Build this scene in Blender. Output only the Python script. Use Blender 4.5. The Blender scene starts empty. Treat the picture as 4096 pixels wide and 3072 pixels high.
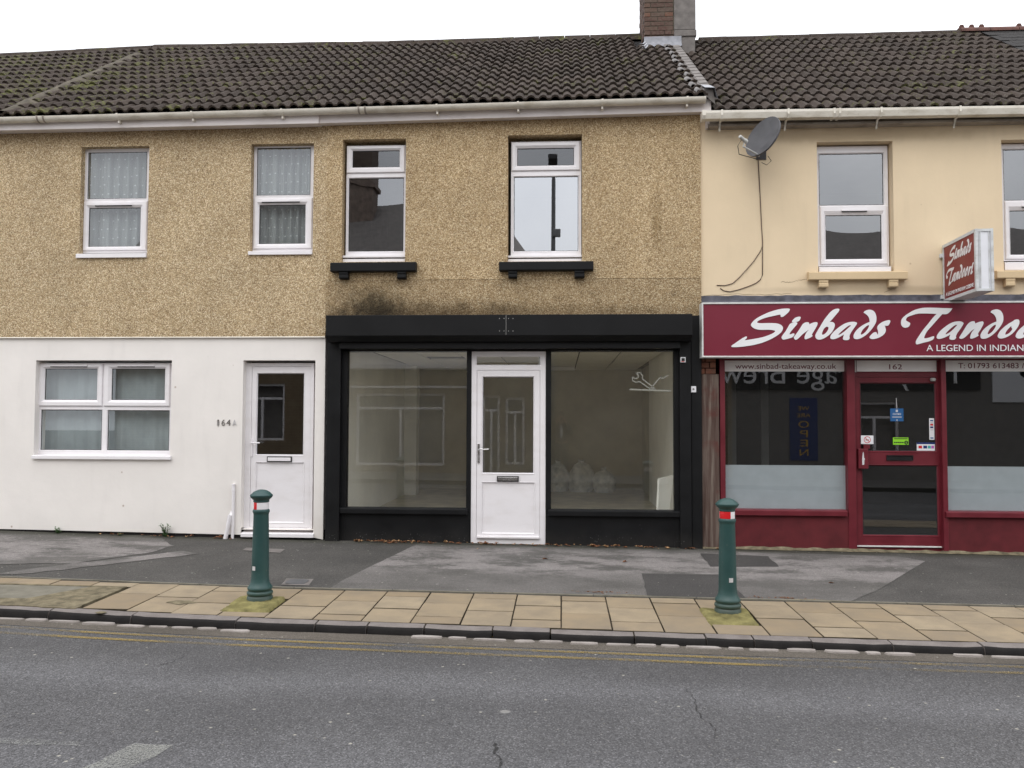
import bpy, bmesh, math, random
from mathutils import Matrix, Vector
random.seed(7)
RND = random.Random(11)
scene = bpy.context.scene
COL = scene.collection

# ------------------------------------------------------------------ camera, sky, sun, exposure
F_PX, CAM_D, CAM_Z = 3315.0, 10.2, 1.54
YAW, PITCH, ROLL = math.radians(3.4), math.radians(2.4), math.radians(0.2)
CAM_R = (Matrix.Rotation(YAW, 3, 'Z') @ Matrix.Rotation(math.pi / 2 + PITCH, 3, 'X') @ Matrix.Rotation(ROLL, 3, 'Z'))
CAM_P = Vector((0, -CAM_D, CAM_Z))
cam_d = bpy.data.cameras.new('camera')
cam_d.sensor_fit = 'HORIZONTAL'; cam_d.sensor_width = 36; cam_d.lens = F_PX / 4096 * 36
cam_d.clip_start = 0.05; cam_d.clip_end = 500
cam = bpy.data.objects.new('camera', cam_d); COL.objects.link(cam)
cam.matrix_world = Matrix.Translation(CAM_P) @ CAM_R.to_4x4()
scene.camera = cam

SUN_EL, SUN_AZ = math.radians(48), math.radians(200)      # a pale sun behind the clouds, behind the photographer
world = bpy.data.worlds.new('World'); scene.world = world; world.use_nodes = True
wn, wl = world.node_tree.nodes, world.node_tree.links
wn.clear()
w_out = wn.new('ShaderNodeOutputWorld'); w_bg = wn.new('ShaderNodeBackground')
sky = wn.new('ShaderNodeTexSky'); sky.sky_type = 'NISHITA'; sky.sun_disc = False
sky.sun_elevation = SUN_EL; sky.sun_rotation = SUN_AZ; sky.air_density = 1.0; sky.dust_density = 3.0
w_mix = wn.new('ShaderNodeMix'); w_mix.data_type = 'RGBA'
w_geo = wn.new('ShaderNodeTexCoord'); w_noise = wn.new('ShaderNodeTexNoise'); w_ramp = wn.new('ShaderNodeValToRGB')
w_noise.inputs['Scale'].default_value = 2.2; w_noise.inputs['Detail'].default_value = 6
w_ramp.color_ramp.elements[0].position = 0.3; w_ramp.color_ramp.elements[0].color = (13.5, 13.9, 14.8, 1)
w_ramp.color_ramp.elements[1].position = 0.7; w_ramp.color_ramp.elements[1].color = (20.0, 20.1, 20.4, 1)
w_mix.inputs[0].default_value = 0.92                       # cloud cover over the clear sky
wl.new(w_geo.outputs['Generated'], w_noise.inputs['Vector']); wl.new(w_noise.outputs['Fac'], w_ramp.inputs['Fac'])
wl.new(sky.outputs['Color'], w_mix.inputs[6]); wl.new(w_ramp.outputs['Color'], w_mix.inputs[7])
w_sep = wn.new('ShaderNodeSeparateXYZ'); wl.new(w_geo.outputs['Generated'], w_sep.inputs[0])   # overcast sky: darker towards the horizon
w_ma = wn.new('ShaderNodeMath'); w_ma.operation = 'MULTIPLY_ADD'; w_ma.use_clamp = False
wl.new(w_sep.outputs['Z'], w_ma.inputs[0]); w_ma.inputs[1].default_value = 0.75; w_ma.inputs[2].default_value = 0.50
w_max = wn.new('ShaderNodeMath'); w_max.operation = 'MAXIMUM'; wl.new(w_ma.outputs[0], w_max.inputs[0]); w_max.inputs[1].default_value = 0.4
w_cie = wn.new('ShaderNodeMix'); w_cie.data_type = 'RGBA'; w_cie.blend_type = 'MULTIPLY'; w_cie.inputs[0].default_value = 1
wl.new(w_mix.outputs[2], w_cie.inputs[6]); wl.new(w_max.outputs[0], w_cie.inputs[7])
wl.new(w_cie.outputs[2], w_bg.inputs['Color']); w_bg.inputs['Strength'].default_value = 0.125
wl.new(w_bg.outputs['Background'], w_out.inputs['Surface'])

sun_d = bpy.data.lights.new('sun', 'SUN'); sun_d.energy = 0.7; sun_d.angle = math.radians(40); sun_d.color = (1, .97, .92)
sun = bpy.data.objects.new('sun', sun_d); COL.objects.link(sun)
sd = Vector((math.sin(SUN_AZ) * math.cos(SUN_EL), math.cos(SUN_AZ) * math.cos(SUN_EL), math.sin(SUN_EL)))
sun.rotation_euler = sd.to_track_quat('Z', 'Y').to_euler(); sun.location = (0, -20, 30)
scene.cycles.diffuse_bounces = 8; scene.cycles.max_bounces = 16; scene.cycles.transparent_max_bounces = 16; scene.cycles.use_denoising = True
vs = scene.view_settings
vs.view_transform = 'Standard'; vs.look = 'None'; vs.gamma = 1; vs.use_curve_mapping = False; vs.exposure = 0.0

# ------------------------------------------------------------------ measuring: photo pixel on a real plane -> metres
def ray(u, v): return CAM_R @ Vector(((u - 2048) / F_PX, -(v - 1536) / F_PX, -1))
def P(u, v, y=0.0):
    d = ray(u, v); t = (y - CAM_P.y) / d.y; p = CAM_P + d * t
    return p.x, p.z
def X(u, v, y=0.0): return P(u, v, y)[0]
def Z(u, v, y=0.0): return P(u, v, y)[1]
def R(u0, v0, u1, v1, y=0.0):
    um, vm = (u0 + u1) / 2, (v0 + v1) / 2
    return X(u0, vm, y), X(u1, vm, y), Z(um, v1, y), Z(um, v0, y)
def lin(x): return -0.009 * x - 0.005
def gz(x, y):                                               # pavement height
    return lin(x) + 0.02 * y + 0.0021 * max(0, -3 - x) ** 2 * max(0, min(1, 1 + y / 2.6))
KP = [(-40, -3.0), (-6, -3.46), (-4.6, -3.55), (-3.45, -3.68), (-2.4, -3.75), (-.5, -3.81), (1.4, -3.87), (3.4, -3.88), (40, -3.9)]
def ky(x):                                                  # front edge of the kerb
    for (a, b), (c, d) in zip(KP, KP[1:]):
        if x <= c: return b + (d - b) * (x - a) / (c - a)
    return KP[-1][1]
def yb(x): return -2.6 + .06 * max(0, -2.6 - x) if x > -8 else -2.276   # back edge of the slab strip
def rz(x, y): return lin(x) - 0.077 - 0.075 + 0.02 * (-3.85 - y)   # road surface
def G(u, v, zf=gz):
    d = ray(u, v); t = 5.0
    for _ in range(60):
        p = CAM_P + d * t; t += (zf(p.x, p.y) - p.z) / d.z * 0.7
    return CAM_P + d * t

# ------------------------------------------------------------------ materials
class N:
    def __init__(s, name):
        s.m = bpy.data.materials.new(name); s.m.use_nodes = True
        s.t = s.m.node_tree; s.t.nodes.clear()
        s.out = s.n('OutputMaterial'); s.geo = s.n('NewGeometry'); s.pos = s.geo.outputs['Position']
    def n(s, typ, **kw):
        nd = s.t.nodes.new('ShaderNode' + typ)
        for k, v in kw.items(): setattr(nd, k, v)
        return nd
    def l(s, a, b):
        if isinstance(a, (int, float)): b.default_value = a
        elif isinstance(a, tuple): b.default_value = a if len(a) == 4 or b.type == 'VECTOR' else (*a, 1)
        else: s.t.links.new(a, b)
    def math(s, op, a, b=0.0, c=None, clamp=False):
        nd = s.n('Math', operation=op); nd.use_clamp = clamp
        s.l(a, nd.inputs[0]); s.l(b, nd.inputs[1])
        if c is not None: s.l(c, nd.inputs[2])
        return nd.outputs[0]
    def mix(s, f, a, b, mode='MIX'):
        nd = s.n('Mix', data_type='RGBA', blend_type=mode)
        s.l(f, nd.inputs[0]); s.l(a, nd.inputs[6]); s.l(b, nd.inputs[7])
        return nd.outputs[2]
    def vscale(s, vec, xyz):
        nd = s.n('VectorMath', operation='MULTIPLY'); s.l(vec, nd.inputs[0]); nd.inputs[1].default_value = xyz
        return nd.outputs[0]
    def noise(s, scale, detail=4, rough=.55, vec=None, dist=0):
        nd = s.n('TexNoise'); s.l(vec or s.pos, nd.inputs['Vector'])
        nd.inputs['Scale'].default_value = scale; nd.inputs['Detail'].default_value = detail
        nd.inputs['Roughness'].default_value = rough; nd.inputs['Distortion'].default_value = dist
        return nd.outputs['Fac']
    def voro(s, scale, out='Distance', vec=None, feature='F1'):
        nd = s.n('TexVoronoi', feature=feature); s.l(vec or s.pos, nd.inputs['Vector']); nd.inputs['Scale'].default_value = scale
        return nd.outputs[out]
    def ramp(s, f, stops, interp='LINEAR'):
        nd = s.n('ValToRGB'); s.l(f, nd.inputs[0]); cr = nd.color_ramp; cr.interpolation = interp
        while len(cr.elements) < len(stops): cr.elements.new(.5)
        for e, (p, c) in zip(cr.elements, stops):
            e.position = p; e.color = (c, c, c, 1) if isinstance(c, (int, float)) else (*c, 1)
        return nd.outputs[0]
    def band(s, f, lo, hi):                                 # smooth 0..1 between lo and hi
        nd = s.n('MapRange', interpolation_type='SMOOTHSTEP'); s.l(f, nd.inputs[0])
        nd.inputs[1].default_value = lo; nd.inputs[2].default_value = hi
        return nd.outputs[0]
    def xyz(s):
        nd = s.n('SeparateXYZ'); s.l(s.pos, nd.inputs[0]); return nd.outputs
    def blot(s, x, z, rx, rz_, ax='Z'):                     # elliptical blot on a wall: 1 in the middle, 0 outside
        o = s.xyz(); a = s.math('DIVIDE', s.math('SUBTRACT', o[0], x), rx)
        b = s.math('DIVIDE', s.math('SUBTRACT', o[2 if ax == 'Z' else 1], z), rz_)
        r2 = s.math('ADD', s.math('MULTIPLY', a, a), s.math('MULTIPLY', b, b))
        return s.math('SUBTRACT', 1.0, s.math('SQRT', r2), clamp=True)
    def bump(s, h, strength=.3, dist=.01):
        nd = s.n('Bump'); s.l(h, nd.inputs['Height']); nd.inputs['Strength'].default_value = strength
        nd.inputs['Distance'].default_value = dist; return nd.outputs[0]
    def pbr(s, col, rough=.6, nrm=None, spec=.3, metal=0.0, **kw):
        b = s.n('BsdfPrincipled'); s.l(col, b.inputs['Base Color']); s.l(rough, b.inputs['Roughness'])
        b.inputs['Specular IOR Level'].default_value = spec; b.inputs['Metallic'].default_value = metal
        if nrm is not None: s.l(nrm, b.inputs['Normal'])
        for k, v in kw.items(): s.l(v, b.inputs[k])
        s.l(b.outputs[0], s.out.inputs[0]); return b

def M(name, col, rough=.55, var=.12, vs_=5, bump=.08, bs=60, spec=.3, metal=0.0, speck=0.0, bd=.004):
    s = N(name)
    a = tuple(c * (1 - var) for c in col); b = tuple(min(1, c * (1 + var)) for c in col)
    f = s.ramp(s.noise(vs_, 6), [(.3, 0.0), (.7, 1.0)])
    c = s.mix(f, a, b)
    if speck:
        c = s.mix(s.ramp(s.noise(bs * 2, 2), [(.35, 0.0), (.75, speck)]), c, tuple(x * .4 for x in col))
    nr = s.bump(s.noise(bs, 4), bump, bd) if bump else None
    s.pbr(c, s.math('ADD', rough - .08, s.math('MULTIPLY', f, .16)), nr, spec, metal)
    return s.m

def pebble(name, dark=1.0, stains_and_shade=()):
    s = N(name)
    cell = s.n('TexVoronoi'); s.l(s.pos, cell.inputs['Vector']); cell.inputs['Scale'].default_value = 104
    v1 = s.math('FRACT', s.math('MULTIPLY', s.n('SeparateColor').outputs[0], 1.0))
    sep = s.n('SeparateColor'); s.l(cell.outputs['Color'], sep.inputs[0])
    c = s.ramp(sep.outputs[0], [(0, (.19, .122, .065)), (.18, (.36, .255, .142)), (.45, (.52, .388, .226)), (.72, (.66, .51, .315)), (.93, (.90, .78, .56))])
    c = s.mix(.08, c, (.50, .365, .20))
    gap = s.ramp(cell.outputs['Distance'], [(.35, 0.0), (.75, 1.0)])
    c = s.mix(s.math('MULTIPLY', gap, .4), c, (.22, .15, .075))
    big = s.ramp(s.noise(1.3, 5), [(.3, .86), (.7, 1.08)])
    c = s.mix(1.0, c, big, 'MULTIPLY')
    if dark < 1: c = s.mix(1.0, c, (dark, dark * .97, dark * .92), 'MULTIPLY')
    for (x, z, rx, rz_, k, col) in stains_and_shade:
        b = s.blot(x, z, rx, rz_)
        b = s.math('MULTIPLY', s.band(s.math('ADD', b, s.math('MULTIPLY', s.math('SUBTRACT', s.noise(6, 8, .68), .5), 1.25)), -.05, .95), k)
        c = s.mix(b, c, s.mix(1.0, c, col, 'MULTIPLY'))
    h = s.math('SUBTRACT', 1.0, cell.outputs['Distance'])
    s.pbr(c, .75, s.bump(h, .9, .007), .25)
    return s.m

def render_coat(name, col, stains_and_shade=(), var=.04, grime=(.3, .25, .18), cracks=0.0):
    s = N(name)
    f = s.ramp(s.noise(1.6, 7), [(.3, 0.0), (.72, 1.0)])
    c = s.mix(f, tuple(x * (1 - var) for x in col), tuple(min(1, x * (1 + var)) for x in col))
    st = s.noise(3, 5, vec=s.vscale(s.pos, (2.2, 1, .35)))
    c = s.mix(s.math('MULTIPLY', s.band(st, .52, .8), .16), c, tuple(x * .7 for x in col))
    for (x, z, rx, rz_, k) in stains_and_shade:
        b = s.math('MULTIPLY', s.band(s.math('ADD', s.blot(x, z, rx, rz_), s.math('MULTIPLY', s.math('SUBTRACT', s.noise(5, 5), .5), .6)), .08, .8), k)
        c = s.mix(b, c, grime)
    sp = s.math('MULTIPLY', s.ramp(s.voro(3.6), [(.03, 1.0), (.06, 0.0)]), s.band(s.noise(1.3, 3), .48, .6))
    c = s.mix(s.math('MULTIPLY', sp, .6), c, (.28, .17, .10))
    h = s.math('ADD', s.noise(160, 3), s.math('MULTIPLY', s.noise(9, 4), 3.0))
    s.pbr(c, .8, s.bump(h, .22, .004), .2)
    return s.m

def tile_mat(name, moss=.5):
    s = N(name)
    oi = s.n('ObjectInfo')
    a = s.ramp(oi.outputs['Random'], [(0, (.028, .020, .016)), (.5, (.042, .031, .025)), (1, (.059, .044, .036))])
    c = s.mix(s.ramp(s.noise(30, 5), [(.3, 0.0), (.75, .65)]), a, (.072, .060, .052))
    lich = s.ramp(s.voro(26), [(.10, 1.0), (.2, 0.0)])
    lich = s.math('MULTIPLY', lich, s.band(s.noise(2.4, 3), .42, .6))
    c = s.mix(s.math('MULTIPLY', lich, .75), c, (.22, .21, .17))
    o = s.xyz()
    east = s.band(s.math('ADD', o[0], s.math('MULTIPLY', s.noise(.8, 3), 3.0)), -2.0, -6.5)
    lo = s.math('ADD', .586 - moss * .035, s.math('MULTIPLY', east, -.045))
    mo = s.math('MULTIPLY', s.math('SUBTRACT', s.math('ADD', s.math('MULTIPLY', s.noise(2.6, 4), .5), s.math('MULTIPLY', s.noise(17, 5), .5)), lo), 12, clamp=True)
    c = s.mix(s.math('MULTIPLY', mo, .8), c, s.mix(s.noise(40, 3), (.045, .05, .02), (.16, .165, .05)))
    h = s.math('ADD', s.noise(90, 4), s.math('MULTIPLY', mo, 1.2))
    s.pbr(c, .88, s.bump(h, .5, .008), .12)
    return s.m

def asphalt(name, c0, c1, agg=150, speck=.55, worn=None, wcol=None, wear=(.42, .62), gum=3.2, band=False, bumpk=.6, foot=False):
    s = N(name)
    f = s.ramp(s.noise(1.4, 6), [(.32, 0.0), (.68, 1.0)])
    c = s.mix(f, c0, c1)
    if wcol:
        w = s.band(s.math('ADD', s.math('MULTIPLY', s.noise(1.5, 6, vec=s.vscale(s.pos, (.8, 1.6, 1))), .75), s.math('MULTIPLY', s.noise(14, 5), .25)), *wear)
        o = s.xyz()                                        # traffic wears the middle of the footway pale
        yy = s.math('ADD', o[1], s.math('MULTIPLY', s.math('SUBTRACT', s.noise(2.2, 5), .5), .9))
        w = s.math('MULTIPLY', w, s.math('MULTIPLY', s.band(yy, -.12, -.5), s.math('ADD', .22, s.math('MULTIPLY', s.band(yy, -1.95, -1.35), .78))))
        c = s.mix(w, c, wcol)
    if foot:
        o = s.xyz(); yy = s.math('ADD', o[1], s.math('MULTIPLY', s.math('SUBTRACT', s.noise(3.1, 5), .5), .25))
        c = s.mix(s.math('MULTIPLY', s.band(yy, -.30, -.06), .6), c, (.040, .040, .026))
        c = s.mix(s.math('MULTIPLY', s.band(s.noise(.9, 4), .52, .68), .3), c, (.15, .14, .13))
    if band:
        o = s.xyz()
        wav = s.math('ADD', s.math('MULTIPLY', o[1], 1.0), s.math('MULTIPLY', s.math('SUBTRACT', s.noise(.5, 3), .5), .7))
        b1 = s.math('SUBTRACT', 1.0, s.math('ABSOLUTE', s.math('DIVIDE', s.math('ADD', wav, 5.05), .32)), clamp=True)
        b2 = s.math('SUBTRACT', 1.0, s.math('ABSOLUTE', s.math('DIVIDE', s.math('ADD', wav, 6.35), .45)), clamp=True)
        bb = s.math('MULTIPLY', s.math('ADD', b1, b2, clamp=True), .55)
        c = s.mix(s.math('MULTIPLY', bb, .5), c, (.18, .178, .186))
        dk = s.math('SUBTRACT', 1.0, s.math('ABSOLUTE', s.math('DIVIDE', s.math('ADD', wav, 4.35), .45)), clamp=True)
        c = s.mix(s.math('MULTIPLY', dk, .3), c, (.045, .042, .040))
    cell = s.n('TexVoronoi'); s.l(s.pos, cell.inputs['Vector']); cell.inputs['Scale'].default_value = agg
    sep = s.n('SeparateColor'); s.l(cell.outputs['Color'], sep.inputs[0])
    g = s.ramp(sep.outputs[1], [(0, .45), (.5, .95), (.85, 1.2), (1, 2.0)])
    c = s.mix(speck, c, s.mix(1.0, c, g, 'MULTIPLY'))
    gm = s.math('MULTIPLY', s.ramp(s.voro(gum), [(.035, 1.0), (.055, 0.0)]), s.band(s.noise(1.1, 2), .42, .55))
    c = s.mix(s.math('MULTIPLY', gm, .55), c, (.33, .32, .30))
    g2 = s.math('MULTIPLY', s.ramp(s.voro(max(gum, 2.8) * 2.6), [(.04, 1.0), (.09, 0.0)]), s.band(s.noise(3, 3), .40, .5))
    c = s.mix(s.math('MULTIPLY', g2, .8), c, (.42, .40, .34))
    g3 = s.ramp(s.voro(gum * 11), [(.07, 1.0), (.12, 0.0)])
    c = s.mix(s.math('MULTIPLY', g3, .35), c, (.30, .28, .24))
    h = s.math('ADD', s.math('SUBTRACT', 1.0, cell.outputs['Distance']), s.noise(25, 4))
    s.pbr(c, .82, s.bump(h, bumpk, .006), .25)
    return s.m

def slab_mat():
    s = N('buff paving'); oi = s.n('ObjectInfo')
    a = s.ramp(oi.outputs['Random'], [(0, (.26, .20, .128)), (.5, (.31, .246, .163)), (1, (.345, .283, .196))])
    c = s.mix(s.ramp(s.noise(5, 6), [(.3, 0.0), (.7, .75)]), a, (.20, .165, .122))
    c = s.mix(s.ramp(s.noise(120, 3), [(.35, .35), (.6, 0.0)]), c, (.22, .17, .11))
    c = s.mix(s.math('MULTIPLY', s.ramp(s.voro(9), [(.02, 1.0), (.05, 0.0)]), .7), c, (.09, .075, .06))
    o = s.xyz(); g = s.math('MULTIPLY', s.band(o[1], -3.35, -3.75), s.band(s.noise(3, 4), .3, .7))
    c = s.mix(s.math('MULTIPLY', g, .35), c, (.17, .145, .12))
    s.pbr(c, .85, s.bump(s.noise(200, 3), .25, .003), .2); return s.m

def kerb_mat(name, c0, c1, k=.4):
    s = N(name)
    c = s.mix(s.ramp(s.noise(7, 6), [(.3, 0.0), (.7, 1.0)]), c0, c1)
    c = s.mix(s.ramp(s.noise(180, 2), [(.5, 0.0), (.7, k)]), c, (.30, .27, .27))
    s.pbr(c, .8, s.bump(s.noise(60, 5), .45, .006), .25); return s.m

def brick_mat(name, cols, k=.5):
    s = N(name); oi = s.n('ObjectInfo')
    a = s.ramp(oi.outputs['Random'], [(i / (len(cols) - 1), c) for i, c in enumerate(cols)])
    c = s.mix(s.ramp(s.noise(25, 5), [(.35, 0.0), (.7, k)]), a, (.16, .13, .10))
    s.pbr(c, .85, s.bump(s.noise(90, 5), .5, .005), .2); return s.m

def brick_wall_mat():
    s = N('far brickwork')
    t = s.n('TexBrick'); s.l(s.vscale(s.n('CombineXYZ').outputs[0], (1, 1, 1)), t.inputs['Vector'])
    cx = s.n('CombineXYZ'); o = s.xyz(); s.l(o[0], cx.inputs[0]); s.l(o[2], cx.inputs[1]); s.l(cx.outputs[0], t.inputs['Vector'])
    t.inputs['Scale'].default_value = 1; t.inputs['Brick Width'].default_value = .225; t.inputs['Row Height'].default_value = .075
    t.inputs['Mortar Size'].default_value = .006
    t.inputs['Color1'].default_value = (.15, .105, .06, 1); t.inputs['Color2'].default_value = (.20, .145, .085, 1); t.inputs['Mortar'].default_value = (.26, .22, .16, 1)
    s.pbr(t.outputs['Color'], .85); return s.m

def glass(name, refl, tint=(.86, .9, .88), rough=0.0, veil=0.0):
    s = N(name)
    tr = s.n('BsdfTransparent'); s.l(tint, tr.inputs[0])
    gl = s.n('BsdfGlossy'); gl.inputs['Roughness'].default_value = rough; s.l((.95, .97, 1), gl.inputs[0])
    lw = s.n('LayerWeight'); lw.inputs['Blend'].default_value = .12
    f = s.math('ADD', refl, s.math('MULTIPLY', lw.outputs['Fresnel'], .35), clamp=True)
    mx = s.n('MixShader'); s.l(f, mx.inputs[0]); s.l(tr.outputs[0], mx.inputs[1]); s.l(gl.outputs[0], mx.inputs[2])
    if veil:                                                # pale diffuse veil, put in to brighten the view through the pane
        df = s.n('BsdfDiffuse'); s.l((.75, .74, .68), df.inputs[0]); m2 = s.n('MixShader')
        s.l(s.math('MULTIPLY', s.ramp(s.noise(1.7, 6), [(.3, .55), (.75, 1.0)]), veil), m2.inputs[0]); s.l(mx.outputs[0], m2.inputs[1]); s.l(df.outputs[0], m2.inputs[2]); mx = m2
    s.l(mx.outputs[0], s.out.inputs[0]); return s.m

def net_mat():
    s = N('net curtain cloth')
    d = s.n('BsdfDiffuse'); s.l((.72, .73, .75), d.inputs[0]); t = s.n('BsdfTranslucent'); s.l((.6, .61, .63), t.inputs[0])
    a = s.n('MixShader'); a.inputs[0].default_value = .25; s.l(d.outputs[0], a.inputs[1]); s.l(t.outputs[0], a.inputs[2])
    tr = s.n('BsdfTransparent'); m = s.n('MixShader')
    s.l(s.ramp(s.noise(400, 2), [(.4, .25), (.6, .5)]), m.inputs[0]); s.l(a.outputs[0], m.inputs[1]); s.l(tr.outputs[0], m.inputs[2])
    s.l(m.outputs[0], s.out.inputs[0]); return s.m

def paint_marking(name, col, lo, hi, base_alpha=1.0, sc=24, seedv=0.0):
    s = N(name)
    b = s.n('BsdfPrincipled'); s.l(s.mix(s.noise(30, 3), col, tuple(c * .7 for c in col)), b.inputs['Base Color']); b.inputs['Roughness'].default_value = .7
    tr = s.n('BsdfTransparent'); m = s.n('MixShader')
    v = s.vscale(s.pos, (1, 1, 1))
    n = s.math('ADD', s.math('MULTIPLY', s.noise(90, 3), .45), s.math('MULTIPLY', s.noise(1.1, 3), .55))
    f = s.math('MULTIPLY', s.band(n, lo, hi), base_alpha)
    s.l(f, m.inputs[0]); s.l(tr.outputs[0], m.inputs[1]); s.l(b.outputs[0], m.inputs[2]); s.l(m.outputs[0], s.out.inputs[0])
    return s.m

def wood_mat():
    s = N('weathered timber')
    v = s.vscale(s.pos, (26, 26, 1.6))
    c = s.ramp(s.noise(1.0, 6, vec=v), [(.3, (.055, .030, .024)), (.5, (.105, .072, .060)), (.72, (.19, .155, .128))])
    c = s.mix(s.band(s.noise(3.0, 5), .55, .75), c, (.10, .032, .026))
    s.pbr(c, .8, s.bump(s.noise(1.0, 5, vec=v), .4, .006), .2); return s.m

def black_mat():
    s = N('black paint')
    c = s.mix(s.ramp(s.noise(3, 6), [(.3, 0.0), (.8, 1.0)]), (.0042, .0044, .0050), (.0085, .0088, .0098))
    sc = s.math('MULTIPLY', s.ramp(s.noise(34, 6), [(.69, 0.0), (.75, 1.0)]), s.band(s.noise(2.2, 3), .5, .68))
    c = s.mix(s.math('MULTIPLY', sc, .35), c, (.16, .16, .17))
    o = s.xyz(); fl = s.math('MULTIPLY', s.ramp(s.voro(38), [(.10, 1.0), (.16, 0.0)]), s.math('MULTIPLY', s.band(o[2], .15, .06), s.band(s.noise(4, 3), .45, .6)))
    c = s.mix(s.math('MULTIPLY', fl, .8), c, (.32, .32, .31))
    c = s.mix(s.math('MULTIPLY', s.band(s.math('ADD', o[2], s.math('MULTIPLY', s.noise(5, 5), .3)), .38, .1), .3), c, (.045, .042, .038))
    s.pbr(c, s.math('ADD', .38, s.math('MULTIPLY', s.noise(6, 5), .25)), s.bump(s.noise(40, 4), .08, .003), .22); return s.m

def dirty_white(name, base, dirt, k=.5, spec=.4, rough=.4):
    s = N(name)
    f = s.math('MULTIPLY', s.band(s.noise(4, 7, vec=s.vscale(s.pos, (1, 1, 2.5))), .42, .8), k)
    f2 = s.math('MULTIPLY', s.ramp(s.noise(45, 4), [(.6, 0.0), (.75, 1.0)]), k * .5)
    c = s.mix(s.math('ADD', f, f2, clamp=True), base, dirt)
    s.pbr(c, rough, s.bump(s.noise(120, 2), .04, .002), spec); return s.m

XSTAIN, ZSTAIN = P(1500, 1240)
MAT = {}
MAT['pebble'] = pebble('pebbledash', 1.0, [(-5, 5.16, 4.5, .30, .5, (.55, .5, .44))])  # band under the gutter: dirt wash with eave shade painted in
MAT['pebble_shop'] = pebble('pebbledash shop', .93, [(X(2625, 820), Z(2625, 880), .10, .48, .75, (.62, .58, .5)), (X(2300, 440), Z(2300, 470), 3.0, .35, .35, (.6, .55, .5))])  # upright stain, then gutter dirt with eave shade painted in
MAT['pebble_low'] = pebble('pebbledash old band', .78, [(XSTAIN, ZSTAIN, .62, .42, .92, (.12, .12, .10)), (XSTAIN + .55, ZSTAIN - .10, 1.9, .34, .8, (.36, .33, .29)), (X(2050, 1200), Z(2050, 1250), 4.0, .16, .6, (.4, .37, .32))])
MAT['white_render'] = render_coat('white render', (.80, .762, .725), [(-6, .03, 3.2, .10, .35), (-3.05, .05, .25, .5, .2)])
MAT['cream_render'] = render_coat('cream render', (.72, .585, .405), [(3.6, 5.02, 2.2, .16, .5), (4.0, 3.12, 2.5, .07, .35)], .04, (.30, .22, .13))
MAT['black'] = black_mat()
MAT['upvc'] = dirty_white('white plastic', (.80, .775, .79), (.55, .50, .47), .22, .45, .3)
MAT['gutter_w'] = dirty_white('dirty white plastic', (.70, .66, .58), (.36, .31, .23), .7, .4, .35)
MAT['fascia_w'] = dirty_white('fascia white', (.74, .69, .68), (.50, .44, .40), .45, .3, .5)
MAT['fascia_g'] = dirty_white('grimy fascia', (.33, .29, .25), (.13, .11, .09), .8, .2, .7)
MAT['tile'] = tile_mat('concrete roof tile', .45)
MAT['tile_mossy'] = tile_mat('mossy roof tile', .9)
MAT['slate'] = M('slate', (.036, .034, .033), .85, .35, 9, .3, 60, .1)
MAT['terracotta'] = M('terracotta', (.105, .052, .042), .8, .3, 9, .3, 60, .2)
MAT['felt'] = M('roof underlay', (.015, .014, .014), .9)
MAT['mortar'] = M('old mortar', (.10, .086, .066), .9, .5, 9, .7, 60, .15, speck=.5)
MAT['cement'] = M('grey cement', (.17, .155, .145), .85, .25, 10, .5, 90, .2)
MAT['cement_pale'] = M('pale cement', (.21, .20, .195), .85, .3, 12, .5, 90, .2)
MAT['lead'] = M('lead flashing', (.23, .235, .26), .45, .3, 12, .25, 20, .5)
MAT['lead_dark'] = M('weathered lead', (.10, .10, .12), .55, .4, 10, .3, 30, .4)
MAT['brick'] = brick_mat('chimney brick', [(.080, .046, .038), (.10, .054, .044), (.095, .068, .055), (.15, .062, .040)])
MAT['brick2'] = brick_mat('pier brick', [(.16, .06, .04), (.23, .09, .055)], .4)
MAT['road'] = asphalt('road asphalt', (.083, .081, .083), (.102, .100, .102), 130, .85, band=True, gum=1.5)
MAT['pave_dark'] = asphalt('dark footway asphalt', (.062, .059, .055), (.088, .083, .077), 150, .7, gum=3.4, foot=True)
MAT['pave_light'] = asphalt('worn footway asphalt', (.090, .085, .079), (.118, .111, .104), 170, .5, wcol=(.228, .21, .202), wear=(.40, .56), gum=3.0, bumpk=.4, foot=True)
MAT['pave_patch'] = asphalt('new asphalt patch', (.056, .053, .051), (.072, .068, .065), 170, .5, gum=4.2)
MAT['slab'] = slab_mat()
MAT['joint'] = M('sandy joint', (.062, .052, .038), .95, .4, 20, .6, 120, .1)
MAT['kerb'] = kerb_mat('granite kerb', (.135, .117, .108), (.20, .178, .165))
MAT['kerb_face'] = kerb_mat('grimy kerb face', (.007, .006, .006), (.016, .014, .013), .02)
MAT['sett'] = kerb_mat('pale setts', (.22, .195, .175), (.36, .325, .30))
MAT['silt'] = asphalt('gutter silt', (.09, .078, .064), (.13, .113, .095), 200, .6, gum=4)
MAT['moss'] = M('moss', (.225, .20, .085), .95, .45, 9, .9, 120, .1, speck=.4, bd=.01)
MAT['yellow'] = paint_marking('worn yellow paint', (.34, .24, .065), .37, .62, .72)
MAT['white_road'] = paint_marking('worn white paint', (.36, .36, .33), .38, .62, .72)
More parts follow.
